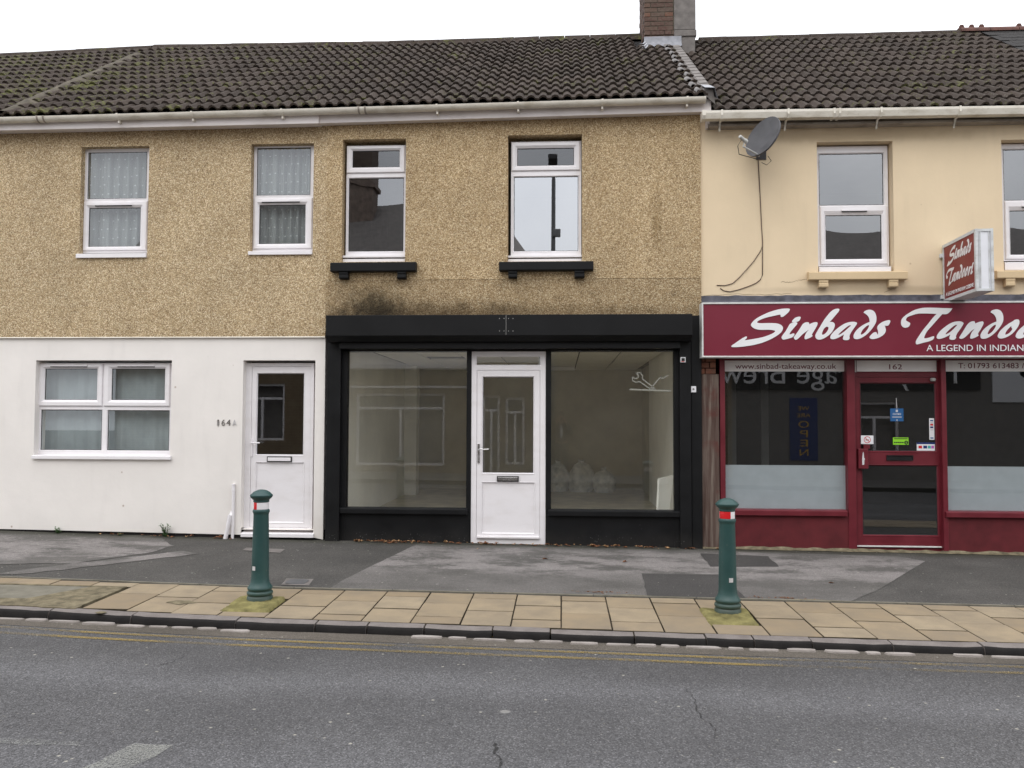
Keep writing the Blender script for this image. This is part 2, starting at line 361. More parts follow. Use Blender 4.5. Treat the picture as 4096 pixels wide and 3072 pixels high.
def bollard_mat():
    s = N('green gloss paint'); o = s.xyz()
    c = s.mix(s.ramp(s.noise(6, 5), [(.3, 0.0), (.7, 1.0)]), (.017, .055, .053), (.026, .074, .070))
    ch = s.math('MULTIPLY', s.ramp(s.noise(38, 5), [(.66, 0.0), (.70, 1.0)]), s.band(s.noise(5, 3), .45, .62))
    c = s.mix(s.math('MULTIPLY', ch, .7), c, (.11, .115, .10))
    c = s.mix(s.math('MULTIPLY', s.band(s.math('ADD', o[2], s.math('MULTIPLY', s.noise(14, 4), .12)), .16, -.02), .5), c, (.085, .085, .055))
    s.pbr(c, s.math('ADD', .30, s.math('MULTIPLY', s.noise(9, 5), .3)), s.bump(s.noise(45, 4), .10, .004), .45); return s.m
MAT['bollard'] = bollard_mat()
MAT['red_tape'] = M('red reflective tape', (.62, .015, .02), .35, .05)
MAT['white_tape'] = M('white reflective tape', (.78, .76, .78), .35, .04)
MAT['label_w'] = M('pale label', (.55, .54, .55), .5, .05)
MAT['red'] = M('dark red paint', (.125, .012, .020), .42, .16, 5, .05, 50, .4)
MAT['red_wall'] = M('dark red wall paint', (.105, .016, .020), .7, .2, 6, .2, 60, .25)
MAT['sign_red'] = M('sign red', (.165, .013, .030), .4, .03, 3, 0, 50, .35)
MAT['sign_white'] = M('sign white', (.76, .76, .77), .45, .02, 3, 0)
MAT['sign_red2'] = M('box sign red', (.205, .022, .024), .4, .05, 3, 0)
MAT['alu'] = M('painted aluminium', (.62, .62, .60), .4, .15, 12, .05, 40, .5)
MAT['alu_dirty'] = dirty_white('rusty trim', (.62, .64, .65), (.20, .17, .13), .6, .4, .45)
MAT['acrylic'] = M('white acrylic', (.74, .75, .79), .35, .04)
MAT['film'] = M('frosted film', (.66, .67, .70), .55, .05, 6, 0)
MAT['band_film'] = M('white film', (.80, .78, .77), .55, .04, 6, 0)
MAT['text_red'] = M('maroon lettering', (.13, .02, .035), .5, .03, 3, 0)
MAT['dish'] = M('dark grey dish', (.085, .085, .092), .5, .2, 9, .03, 40, .4)
MAT['dish_back'] = M('dish rim', (.05, .05, .055), .5, .15)
MAT['grey_plastic'] = M('grey plastic', (.42, .42, .40), .5, .15)
MAT['cable'] = M('brown cable', (.10, .065, .05), .6, .3)
MAT['chrome'] = M('chrome', (.45, .44, .44), .25, .1, 10, 0, 50, .5, .9)
MAT['dark'] = M('black plastic', (.012, .012, .013), .4, .1)
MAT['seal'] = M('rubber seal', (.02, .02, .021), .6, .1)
MAT['room'] = M('dim room', (.16, .15, .14), .9, .15)
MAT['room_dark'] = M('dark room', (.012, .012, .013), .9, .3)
MAT['cream_in'] = M('cream emulsion', (.88, .87, .83), .8, .06, 2, .03)
MAT['olive_in'] = M('olive wallboard', (.60, .57, .47), .8, .12, 2, .03)
MAT['ceil_in'] = M('ceiling tile', (.86, .85, .80), .8, .08, 30, .2, 90)
MAT['grid_in'] = M('ceiling grid', (.10, .10, .10), .6)
MAT['floor_in'] = M('shop floor', (.60, .54, .42), .55, .2, 4, .05)
MAT['net'] = net_mat()
MAT['blind'] = M('pale blind', (.40, .43, .46), .85, .12, 3, .1, 200, .1, bd=.002)
MAT['bag'] = M('pale plastic bag', (.80, .84, .87), .35, .25, 9, .4, 22, .5, bd=.02)
MAT['leaf_b'] = M('brown leaf', (.20, .085, .040), .7, .5, 40, .2, 90)
MAT['leaf_t'] = M('tan leaf', (.36, .22, .11), .7, .4, 40, .2, 90)
MAT['weed'] = M('weed leaf', (.055, .115, .035), .6, .4, 30, .1)
MAT['wood'] = wood_mat()
MAT['stone_cream'] = render_coat('cream painted stone', (.62, .48, .30), [], .06)
MAT['iron'] = M('cast iron cover', (.085, .085, .088), .6, .25, 18, .5, 60, .4)
MAT['mossy_concrete'] = M('mossy concrete', (.185, .172, .138), .9, .25, 7, .5, 110, .15, speck=.35)
MAT['strip_moss'] = M('mossy edge', (.185, .158, .105), .95, .5, 12, .8, 90, .1, speck=.6)
MAT['plinth'] = M('bitumen plinth', (.018, .015, .016), .7, .3, 8, .3)
MAT['blue'] = M('blue card', (.02, .10, .26), .5, .05)
MAT['navy'] = M('navy print', (.01, .03, .14), .5, .05)
MAT['lime'] = M('lime green card', (.25, .60, .03), .5, .03)
MAT['red_print'] = M('red print', (.55, .02, .02), .5, .02)
MAT['teal_print'] = M('teal print', (.05, .35, .34), .5, .02)
MAT['pink_print'] = M('mauve print', (.45, .12, .42), .5, .02)
MAT['black_print'] = M('black print', (.02, .02, .02), .5, .02)
MAT['white_card'] = M('white card', (.72, .72, .74), .5, .03)
MAT['foil'] = M('foil wrapper', (.55, .55, .56), .3, .3, 60, .5, 60, .5, .6)
MAT['green_cap'] = M('green plastic', (.02, .40, .12), .35, .05)
MAT['far_brick'] = brick_wall_mat()
MAT['far_roof'] = M('far roof tiles', (.12, .108, .10), .85, .3, 6, .6, 20)
MAT['g_up'] = glass('upper glass', .14)
MAT['g_mid'] = glass('coated glass', .25)
MAT['g_hi'] = glass('strong coated glass', .52)
MAT['g_shop'] = glass('shop glass', .10, (.98, .99, .96), veil=.05)
MAT['g_dark'] = glass('dark shop glass', .11, (.7, .74, .74), veil=.012)
MAT['ornate'] = MAT['terracotta']

# ------------------------------------------------------------------ mesh helper
WL = {}
def wloc(o): return WL[o.name] if o is not None else Vector((0, 0, 0))
def tag(o, label=None, cat=None, group=None, kind=None, category=None):
    cat = cat or category
    if label: o['label'] = label
    if cat: o['category'] = cat
    if group: o['group'] = group
    if kind: o['kind'] = kind
    return o
def link(o, parent, loc):
    COL.objects.link(o); o.parent = parent; o.location = Vector(loc) - wloc(parent); WL[o.name] = Vector(loc); return o
def empty(name, loc, label, cat, group=None, kind=None):
    o = bpy.data.objects.new(name, None); o.empty_display_size = .1
    link(o, None, loc); return tag(o, label, cat, group, kind)
class MB:
    def __init__(s): s.v, s.f, s.mi = [], [], []
    def add(s, vs, fs, m=0):
        b = len(s.v); s.v += [tuple(p) for p in vs]
        for f in fs: s.f.append([b + i for i in f]); s.mi.append(m)
        return s
    def box(s, x0, x1, y0, y1, z0, z1, m=0):
        return s.add([(x, y, z) for z in (z0, z1) for y in (y0, y1) for x in (x0, x1)],
                     [(0, 2, 3, 1), (4, 5, 7, 6), (0, 1, 5, 4), (2, 6, 7, 3), (0, 4, 6, 2), (1, 3, 7, 5)], m)
    def quad(s, a, b, c, d, m=0): return s.add([a, b, c, d], [(0, 1, 2, 3)], m)
    def loops(s, L, m=0, cap0=False, cap1=False, closed=True, wrap=False):
        n = len(L[0]); b = len(s.v)
        for lp in L: s.v += [tuple(p) for p in lp]
        K = len(L)
        for k in range(K if wrap else K - 1):
            for i in range(n if closed else n - 1):
                j = (i + 1) % n; k2 = (k + 1) % K
                s.f.append([b + k * n + i, b + k * n + j, b + k2 * n + j, b + k2 * n + i]); s.mi.append(m)
        if cap0: s.f.append([b + i for i in range(n)][::-1]); s.mi.append(m)
        if cap1: s.f.append([b + (K - 1) * n + i for i in range(n)]); s.mi.append(m)
        return s
    def tube(s, pts, r, n=8, m=0, cap=True):
        pts = [Vector(p) for p in pts]; L = []
        for i, p in enumerate(pts):
            d = (pts[min(i + 1, len(pts) - 1)] - pts[max(i - 1, 0)]).normalized()
            a = d.cross(Vector((0, 0, 1)) if abs(d.z) < .9 else Vector((1, 0, 0))).normalized(); b = d.cross(a)
            rr = r[i] if isinstance(r, (list, tuple)) else r
            L.append([p + (a * math.cos(t) + b * math.sin(t)) * rr for t in [2 * math.pi * k / n for k in range(n)]])
        return s.loops(L, m, cap, cap)
    def lathe(s, prof, n=24, c=(0, 0, 0), m=0, a0=0.0, a1=2 * math.pi):
        full = abs(a1 - a0 - 2 * math.pi) < 1e-6
        A = [a0 + (a1 - a0) * k / n for k in range(n if full else n + 1)]
        L = [[(c[0] + r * math.cos(t), c[1] + r * math.sin(t), c[2] + z) for t in A] for r, z in prof]
        return s.loops(L, m, full, full, closed=full)
    def prism(s, prof, x0, x1, d0=0.0, d1=0.0, m=0, cap=True, closed=True):   # profile (y, z) run along x, d = z shift at the ends
        return s.loops([[(x0, y, z + d0) for y, z in prof], [(x1, y, z + d1) for y, z in prof]], m, cap and closed, cap and closed, closed)
    def wall(s, x0, x1, z0, z1, yf, yb, holes=(), m=0, back=True):
        xs = sorted({x0, x1, *[h[0] for h in holes], *[h[1] for h in holes]}); zs = sorted({z0, z1, *[h[2] for h in holes], *[h[3] for h in holes]})
        xs = [x for x in xs if x0 <= x <= x1]; zs = [z for z in zs if z0 <= z <= z1]
        for xa, xb in zip(xs, xs[1:]):
            for za, zb in zip(zs, zs[1:]):
                cx, cz = (xa + xb) / 2, (za + zb) / 2
                if any(h[0] < cx < h[1] and h[2] < cz < h[3] for h in holes): continue
                s.quad((xa, yf, za), (xb, yf, za), (xb, yf, zb), (xa, yf, zb), m)
                if back: s.quad((xa, yb, zb), (xb, yb, zb), (xb, yb, za), (xa, yb, za), m)
        for h in holes:
            a, b, c, d = max(h[0], x0), min(h[1], x1), max(h[2], z0), min(h[3], z1)
            s.quad((a, yf, c), (a, yf, d), (a, yb, d), (a, yb, c), m); s.quad((b, yf, c), (b, yb, c), (b, yb, d), (b, yf, d), m)
            s.quad((a, yf, d), (b, yf, d), (b, yb, d), (a, yb, d), m)
            if c > z0: s.quad((a, yf, c), (a, yb, c), (b, yb, c), (b, yf, c), m)
        for (xa, xb) in ((x0, x0), (x1, x1)): s.quad((xa, yf, z0), (xa, yf, z1), (xa, yb, z1), (xa, yb, z0), m)
        s.quad((x0, yf, z1), (x1, yf, z1), (x1, yb, z1), (x0, yb, z1), m); s.quad((x0, yf, z0), (x0, yb, z0), (x1, yb, z0), (x1, yf, z0), m)
        return s
    def ring(s, o, i, prof, m=0):                            # mitred frame from rect o to rect i, prof = (t, y)
        L = []
        for t, y in prof:
            a = [o[k] * (1 - t) + i[k] * t for k in range(4)]
            L.append([(a[0], y, a[2]), (a[1], y, a[2]), (a[1], y, a[3]), (a[0], y, a[3])])
        return s.loops(L, m)
    def build(s, name, mats, parent=None, smooth=False, bevel=0.0, origin=None, **props):
        me = bpy.data.meshes.new(name)
        c = Vector(origin) if origin else Vector([(min(p[k] for p in s.v) + max(p[k] for p in s.v)) / 2 for k in range(3)])
        me.from_pydata([tuple(Vector(p) - c) for p in s.v], [], s.f)
        for m in (mats if isinstance(mats, (list, tuple)) else [mats]): me.materials.append(MAT[m] if isinstance(m, str) else m)
        me.polygons.foreach_set('material_index', s.mi)
        if smooth: me.polygons.foreach_set('use_smooth', [True] * len(s.f))
        me.update()
        o = bpy.data.objects.new(name, me); link(o, parent, c)
        if bevel:
            b = o.modifiers.new('bevel', 'BEVEL'); b.width = bevel; b.segments = 2; b.limit_method = 'ANGLE'; b.angle_limit = math.radians(40)
        if smooth and smooth != 'all': me.set_sharp_from_angle(angle=math.radians(smooth if isinstance(smooth, (int, float)) and smooth > 1 else 40))
        return tag(o, **props)
def rbox(name, mat, parent, r, y0, y1, bevel=.003, **kw): return MB().box(r[0], r[1], y0, y1, r[2], r[3]).build(name, mat, parent, bevel=bevel, **kw)

def sheet(pts, zf, dz, name, mat, parent=None, cuts=3, thick=0.0, jag=0.0, **props):   # polygon laid on the ground
    if jag:
        q = []
        for (a, b) in zip(pts, pts[1:] + pts[:1]):
            n = max(2, int(math.dist(a, b) / .12))
            for k in range(n):
                t = k / n; j = RND.uniform(-jag, jag) if k else 0
                q.append((a[0] + (b[0] - a[0]) * t + j, a[1] + (b[1] - a[1]) * t + RND.uniform(-jag, jag) * bool(k)))
        pts = q
    bm = bmesh.new(); f = bm.faces.new([bm.verts.new((p[0], p[1], 0)) for p in pts])
    bmesh.ops.triangulate(bm, faces=[f]); bmesh.ops.subdivide_edges(bm, edges=bm.edges, cuts=cuts, use_grid_fill=True)
    mb = MB(); bm.verts.index_update()
    mb.add([(v.co.x, v.co.y, zf(v.co.x, v.co.y) + dz) for v in bm.verts], [[v.index for v in fc.verts] for fc in bm.faces]); bm.free()
    return mb.build(name, mat, parent, **props)

def text(name, s, mat, parent, x0, x1, zb, cap, y, face=-1, extrude=.0015, mirror_plane=None, **props):
    cu = bpy.data.curves.new(name, 'FONT'); cu.body = s; cu.extrude = extrude; cu.fill_mode = 'BOTH'
    o = bpy.data.objects.new(name, cu); COL.objects.link(o); bpy.context.view_layer.update()
    me = bpy.data.meshes.new_from_object(o.evaluated_get(bpy.context.evaluated_depsgraph_get()))
    bpy.data.objects.remove(o)
    xs = [v.co.x for v in me.vertices]; w = max(xs) - min(xs); kx = (x1 - x0) / w; kz = cap / .73; mx = min(xs)
    cx, cz = (x0 + x1) / 2, zb
    for v in me.vertices:
        a, b, c = v.co
        px = (a - mx) * kx + x0 if face < 0 else x1 - (a - mx) * kx
        v.co = (px - cx, c * (1 if face > 0 else -1), b * kz)
    me.materials.append(MAT[mat]); me.name = name
    t = bpy.data.objects.new(name, me); link(t, parent, (cx, y, cz)); return tag(t, **props)

# script lettering traced as outlines (pixel units of the photo)
def smooth_loop(pts, sub=4):
    n = len(pts); out = []
    P_ = [(p[0], p[1]) for p in pts]; C_ = [len(p) > 2 for p in pts]
    for i in range(n):
        p0, p1, p2, p3 = P_[i - 1], P_[i], P_[(i + 1) % n], P_[(i + 2) % n]
        if C_[i]: p0 = p1
        if C_[(i + 1) % n]: p3 = p2
        for k in range(sub):
            t = k / sub
            out.append(tuple(.5 * (2 * p1[a] + (p2[a] - p0[a]) * t + (2 * p0[a] - 5 * p1[a] + 4 * p2[a] - p3[a]) * t * t + (3 * p1[a] - p0[a] - 3 * p2[a] + p3[a]) * t ** 3) for a in (0, 1)))
    return out
LS = 4.424
def off(L, ox, oy, dx=0, dy=0): return [[((p[0] + dx) / LS + ox, (p[1] + dy) / LS + oy, *p[2:]) for p in lp] for lp in L]
S_ = [[(1100,62),(1140,68),(1147,85),(1120,130),(1070,175),(1030,205),(1000,213),(988,205),(985,180,1),(960,172),(850,195),(740,220),(650,250),(590,280),(568,302),(585,318),(650,322),(760,320),(880,322),(950,335),(1000,360),(1025,400),(1015,450),(975,500),(900,555),(800,610),(680,660),(560,695),(420,722),(260,742),(140,746),(112,735),(125,712),(180,675),(280,605),(350,565),(378,558),(390,568),(380,590),(345,625,1),(440,612),(560,592),(680,565),(780,530),(850,498),(885,470),(880,455),(840,445),(760,438),(640,440),(560,430),(500,405),(465,370),(460,345),(480,310),(540,250),(640,190),(760,135),(880,95),(1000,68)]]
ID = [(1186,290),(1200,265),(1250,222),(1310,207),(1337,215),(1330,250),(1305,285),(1260,300),(1210,306),(1190,303)]
IB = [(1150,335),(1200,312),(1250,305),(1277,315),(1270,345),(1215,410),(1165,470),(1142,510),(1148,520),(1180,512),(1205,502),(1227,510),(1222,540),(1190,572),(1140,590),(1080,606),(1030,612),(1003,590),(1002,565),(1030,520),(1075,460),(1110,400)]
N_ = [[(1218,575),(1240,540),(1290,470),(1340,395),(1375,340),(1420,310),(1470,305),(1488,322),(1490,345,1),(1540,318),(1590,305),(1625,305),(1638,330),(1620,380),(1580,450),(1545,505),(1538,530),(1550,545),(1530,565),(1480,590),(1425,607),(1408,590),(1412,550),(1440,490),(1488,432,1),(1430,475),(1370,520),(1310,580),(1270,610),(1240,612)]]
B_ = [[(1985,65),(2015,70),(2023,90),(2000,130),(1940,200),(1890,260),(1850,300,1),(1890,300),(1925,315),(1943,350),(1930,410),(1890,480),(1830,540),(1750,590),(1680,612),(1630,605),(1603,575),(1600,530),(1630,470),(1690,370),(1750,270),(1810,190),(1870,120),(1930,78)],[(1795,385),(1825,392),(1830,420),(1805,470),(1765,512),(1730,527),(1715,515),(1722,480),(1750,420)]]
A_ = [[(930,297),(980,302),(1008,320),(990,360),(940,430),(895,500),(875,550),(877,585),(865,612),(830,622),(780,618),(760,600),(765,565),(780,520,1),(730,550),(650,590),(590,606),(550,600),(536,575),(550,530),(600,470),(680,400),(770,340),(850,308)],[(905,360,1),(870,362),(800,410),(720,480),(680,522),(700,524),(770,480),(840,420),(885,380)]]
D_ = [[(1125,135,1),(1150,105),(1200,87),(1250,85),(1305,110),(1340,165),(1352,230),(1345,300),(1310,370),(1250,450),(1180,520),(1100,575),(1030,602),(970,600),(948,570),(952,525),(990,460),(1050,400),(1130,345),(1200,312),(1232,300,1),(1228,250),(1205,200),(1165,160)],[(1220,355,1),(1180,370),(1120,425),(1085,480),(1075,518),(1100,520),(1150,485),(1195,430),(1220,380)]]
s_ = [[(1560,268),(1590,272),(1597,290),(1580,335),(1555,365),(1520,368),(1498,362),(1510,400),(1518,440),(1505,490),(1460,540),(1390,580),(1310,602),(1260,600),(1230,580),(1235,555),(1270,515),(1310,485),(1345,480),(1360,500),(1370,528,1),(1382,500),(1378,450),(1365,410),(1380,365),(1420,325),(1480,290)]]
T_ = [[(930,60),(935,75),(905,115),(865,150),(830,162),(765,162,1),(720,210),(650,290),(570,380),(500,460),(455,540),(445,580),(460,590),(520,580),(580,560),(615,553),(620,575),(600,610),(540,640),(440,665),(360,688),(320,698),(300,685),(300,640),(340,570),(420,450),(510,340),(590,240),(665,157,1),(560,153),(440,150),(330,155),(220,185),(150,215),(122,255),(130,280),(165,300),(192,318),(195,345),(170,385),(120,402),(75,393),(45,360),(35,310),(50,250),(100,195),(180,140),(270,90),(380,58),(480,48),(620,48),(780,55)]]
A2 = [[(1060,288),(1110,297),(1140,320),(1125,360),(1080,430),(1030,500),(1007,555),(1010,580),(985,610),(950,617),(905,610),(893,590),(897,560),(912,520,1),(850,555),(780,585),(720,600),(680,595),(666,570),(680,525),(730,460),(810,390),(900,330),(980,298)],[(1035,350,1),(990,358),(920,410),(850,475),(822,515),(845,514),(910,475),(980,410)]]
N2 = [[(1068,575),(1100,520),(1150,440),(1200,360),(1240,315),(1290,290),(1330,290),(1342,306),(1345,330,1),(1410,303),(1470,290),(1493,305),(1490,340),(1450,420),(1405,490),(1398,520),(1408,540),(1370,565),(1310,590),(1275,597),(1258,580),(1265,540),(1290,480),(1340,420,1),(1290,450),(1230,510),(1160,575),(1110,598),(1080,595)]]
O_ = [[(2095,255),(2120,265),(2130,300),(2120,350),(2080,420),(2010,500),(1930,555),(1840,590),(1780,590),(1750,565),(1750,530),(1790,460),(1860,390),(1940,330),(2010,290),(2050,262)],[(1985,375),(1990,400),(2005,425),(1985,460),(1945,500),(1900,522),(1880,520),(1890,480),(1930,425)]]
R_ = [[(1068,575),(1100,520),(1150,440),(1200,360),(1240,315),(1290,290),(1330,290),(1342,306),(1345,330,1),(1390,306),(1440,295),(1470,310),(1460,350),(1420,370),(1370,375),(1320,410),(1260,480),(1200,550),(1150,590),(1110,598),(1080,595)]]
WORD1 = [off(S_, 2900, 1220), off([ID, IB], 2900, 1220), off(N_, 2900, 1220), off(B_, 2900, 1220), off(A_, 3200, 1220), off(D_, 3200, 1220), off(s_, 3200, 1220)]
WORD2 = [off(T_, 3596, 1220), off(A2, 3596, 1220), off(N2, 3596, 1220), off(D_, 3596, 1220, 493, -7), off(O_, 3596, 1220), off(O_, 3596, 1220, 318, 0), off(R_, 3596, 1220, 1335, 0), off([ID, IB], 3596, 1220, 1690, -15)]
def letter(loops, fn, ex, name, mat, parent, axis='xz'):
    cu = bpy.data.curves.new(name, 'CURVE'); cu.dimensions = '2D'; cu.fill_mode = 'BOTH'; cu.extrude = ex / 2
    for lp in loops:
        pts = [fn(*p) for p in smooth_loop(lp)]
        sp = cu.splines.new('POLY'); sp.points.add(len(pts) - 1); sp.use_cyclic_u = True
        for q, p in zip(sp.points, pts): q.co = (p[0], p[1], 0, 1)
    o = bpy.data.objects.new(name, cu); COL.objects.link(o); bpy.context.view_layer.update()
    me = bpy.data.meshes.new_from_object(o.evaluated_get(bpy.context.evaluated_depsgraph_get())); bpy.data.objects.remove(o)
    me.name = name; me.materials.append(MAT[mat]); return me

# ------------------------------------------------------------------ ground, pavement, kerb, road
def strip(name, mat, xs, ys, zf, parent=None, **props):
    mb = MB(); n = len(ys(xs[0]))
    mb.loops([[(x, y, zf(x, y)) for y in ys(x)] for x in xs], closed=False)
    return mb.build(name, mat, parent, **props)
ground = MB().quad((-120, -120, -.6), (120, -120, -.6), (120, 120, -.6), (-120, 120, -.6)).build('ground', 'joint', None, kind='structure')
XS = [-40, -20] + [i * .5 for i in range(-28, 29)] + [20, 40]
lerp = lambda a, b, n: [a + (b - a) * i / n for i in range(n + 1)]
pavement = strip('pavement', 'pave_dark', XS, lambda x: lerp(.3, yb(x) - .02, 8), gz, kind='structure')
strip_bed = strip('joint_bed', 'joint', XS, lambda x: lerp(yb(x) - .015, ky(x) + .05, 4), lambda x, y: gz(x, y) - .022, pavement)
road = strip('road', 'road', XS, lambda x: lerp(ky(x) + .02, -9.2, 10), rz, kind='structure')
far_pave = strip('far_pavement', 'pave_light', XS, lambda x: [-9.2, -9.2, -11.3], lambda x, y: rz(x, y) + .1, kind='structure')

mid = [(-2.09, -.42), (-2.064, -2.2), (-1.5, -2.58), (2.5, -2.58), (3.0, -2.30), (4.15, -.50), (3.4, -.22), (1.6, -.14), (.0, -.12), (-1.3, -.13), (-1.72, -.10)]
sheet([(-1.75, -.12), (-2.10, -2.15), (-2.14, -2.55), (2.55, -2.60), (2.98, -2.1), (4.1, -.52), (3.9, -.25), (2.0, -.14)], gz, .004, 'asphalt_patch', 'pave_light', pavement, 6, jag=.004, label='pale worn asphalt in front of the shop')
sheet([(-9, -.45), (-6.2, -.12), (-4.95, -.13), (-4.55, -.62), (-4.63, -1.1), (-5.1, -1.75), (-6.0, -1.9), (-9, -1.9)], gz, .004, 'asphalt_patch', 'pave_light', pavement, 6, jag=.03, label='pale worn asphalt below the white wall')
sheet([(-4.3, -.92), (-4.05, -1.05), (-5.2, -2.25), (-5.6, -2.4), (-5.3, -2.0)], gz, .0045, 'asphalt_patch', 'pave_light', pavement, 4, jag=.02)
sheet([(.824, -1.588), (1.62, -1.55), (1.66, -2.56), (.78, -2.56)], gz, .008, 'asphalt_patch', 'pave_patch', pavement, 5, jag=.008, label='dark square asphalt repair')
sheet([(1.62, -.36), (2.38, -.44), (2.34, -1.05), (1.60, -1.13)], gz, .008, 'asphalt_patch', 'pave_patch', pavement, 4, jag=.012)
sheet([(-3.68, -.62), (-3.20, -.67), (-3.18, -.90), (-3.66, -.80)], gz, .006, 'asphalt_patch', 'cement', pavement, 2)

# paving slabs: columns of 0.4 m, two laying patterns
GAP = .011
def slab_mesh(w, d):
    mb = MB(); e = .004; t = .05
    L = [[(sx * (w / 2 - q), sy * (d / 2 - q), z) for sx, sy in ((-1, -1), (1, -1), (1, 1), (-1, 1))] for q, z in ((0, -t), (0, -e), (e, 0))]
    mb.loops(L, 0, False, True); me = bpy.data.meshes.new('paving_slab')
    me.from_pydata(mb.v, [], mb.f); me.materials.append(MAT['slab']); me.materials.append(MAT['joint'])   # cut edges are dirty
    me.polygons.foreach_set('material_index', [1] * 4 + [0] * (len(mb.f) - 4)); return me
slab_cache = {}
COLX = .002; PIT = .3965
PAT = {0: (.185, .43), 1: (.39, .455)}
for k in range(-18, 18):
    xa, xb = COLX + k * PIT, COLX + (k + 1) * PIT
    xm = (xa + xb) / 2; y0 = yb(xm) - .012; yk = ky(xm) + .13
    a, b = PAT[k % 2]; ys = [y0, y0 - a, y0 - a - b, yk]
    if xm < -3.95: ys = [y0, -2.69]                       # the inspection cover takes the rest of the strip
    if -4.0 < xm < -3.3: ys = [y0, y0 - .47, yk + .02] if k % 2 else [y0, y0 - .4, yk + .02]
    for i, (p, q) in enumerate(zip(ys, ys[1:])):
        if k in (-7, 3) and i == 1 and False: continue
        if abs(xm + 2.61) < .2 and i == 1: continue          # moss squares under the bollards
        if abs(xm - 1.396) < .2 and i == 1: continue
        w, d = round(xb - xa - GAP, 3), round((p - q - .022) / .01) * .01
        me = slab_cache.setdefault((w, d), slab_mesh(w, d))
        o = bpy.data.objects.new('paving_slab', me); yc = (p + q) / 2
        link(o, pavement, (xm + RND.uniform(-.001, .001), yc, gz(xm, yc) + RND.uniform(-.002, .003)))
        o.rotation_euler = (.02 + RND.uniform(-.004, .004), .009 + RND.uniform(-.004, .004), RND.uniform(-.004, .004))
# thin concrete edging between asphalt and slabs
for k in range(-9, 9):
    x0 = k * .92 + .3; mb = MB(); x1 = x0 + .91
    L = [[(x, yb(x) + q, gz(x, -2.57) + h) for q, h in ((.025, -.05), (.025, .009), (-.006, .009), (-.006, -.05))] for x in (x0, (x0 + x1) / 2, x1)]
    mb.loops(L, 0, True, True).build('edging', 'mossy_concrete', pavement)
# inspection cover filling the strip at the left
ic = empty('inspection_cover', (-5.0, -2.95, gz(-5, -2.95)), 'wide grey concrete inspection cover with mossy border, left end of the slab strip', 'cover')
def slab_on(pts, name, mat, parent, h=.012, jag=0.0, **p):
    if jag:
        q = []
        for (a, b) in zip(pts, pts[1:] + pts[:1]):
            n = max(2, int(math.dist(a, b) / .06))
            for k in range(n):
                t = k / n; q.append((a[0] + (b[0] - a[0]) * t + RND.uniform(-jag, jag), a[1] + (b[1] - a[1]) * t + RND.uniform(-jag, jag)))
        pts = q
    mb = MB(); mb.loops([[(x, y, gz(x, y) - .04) for x, y in pts], [(x, y, gz(x, y) + h) for x, y in pts]], 0, False, True)
    return mb.build(name, mat, parent, **p)
slab_on([(-7, -2.76), (-4.32, -2.72), (-4.62, -3.22), (-7, -3.22)], 'lid', 'mossy_concrete', ic, .0)
slab_on([(-7, -2.70), (-4.0, -2.70), (-4.0, -2.725), (-7, -2.755)], 'mossy_edge', 'strip_moss', ic, .004)
slab_on([(-4.3, -2.72), (-4.0, -2.71), (-4.0, -3.52), (-4.6, -3.46), (-7, -3.36), (-7, -3.235), (-4.61, -3.235)], 'mossy_edge', 'strip_moss', ic, .004, jag=.008)
# small round-cornered water lid in the asphalt
lid = empty('water_lid', (-2.52, -2.34, gz(-2.52, -2.34)), 'small square metal lid set in dark asphalt behind the left bollard', 'lid')
sheet([(-2.67, -2.20), (-2.40, -2.20), (-2.36, -2.48), (-2.63, -2.48)], gz, .005, 'surround', 'cement', lid, 2, jag=.006)
rr = [(-2.52 + .1 * c * (abs(c) ** -.5 if abs(c) > .01 else 0), -2.34 + .1 * s * (abs(s) ** -.5 if abs(s) > .01 else 0)) for c, s in [(math.cos(t), math.sin(t)) for t in [2 * math.pi * k / 28 for k in range(28)]]]
slab_on(rr, 'lid', 'iron', lid, .009)

# moss around the two bollards
for cx in (-2.61, 1.372):
    mb = MB(); n = 26
    for i in range(n):
        for j in range(n):
            u, v = i / (n - 1), j / (n - 1)
            x = cx - .205 + .41 * u + RND.uniform(-.004, .004); y = -2.985 - .49 * v + RND.uniform(-.004, .004)
            d = math.hypot(x - cx, y + 3.07); h = .006 + .016 * max(0, 1 - abs(d - .17) / .12) + RND.uniform(-.003, .004)
            if min(i, j, n - 1 - i, n - 1 - j) == 0: h = -.015
            mb.v.append((x, y, gz(x, y) + h))
    for i in range(n - 1):
        for j in range(n - 1): mb.f.append([i * n + j, (i + 1) * n + j, (i + 1) * n + j + 1, i * n + j + 1]); mb.mi.append(0)
    mb.build('moss_patch', 'moss', pavement, smooth='all')
# mossy blob on the slabs and a few damp tufts
for (x, y, a, b) in [(-3.24, -3.22, .13, .07), (-3.72, -3.62, .05, .03), (2.2, -2.57, .5, .02), (.62, -2.565, .25, .03)]:
    mb = MB(); n = 24; c = (x, y, gz(x, y) + .014)
    ringp = [(x + a * math.cos(t) * RND.uniform(.7, 1.1), y + b * math.sin(t) * RND.uniform(.6, 1.2)) for t in [2 * math.pi * k / n for k in range(n)]]
    mb.add([c] + [(p[0], p[1], gz(*p) + .004) for p in ringp], [(0, 1 + k, 1 + (k + 1) % n) for k in range(n)])
    mb.build('moss_patch', 'strip_moss', pavement, smooth='all')

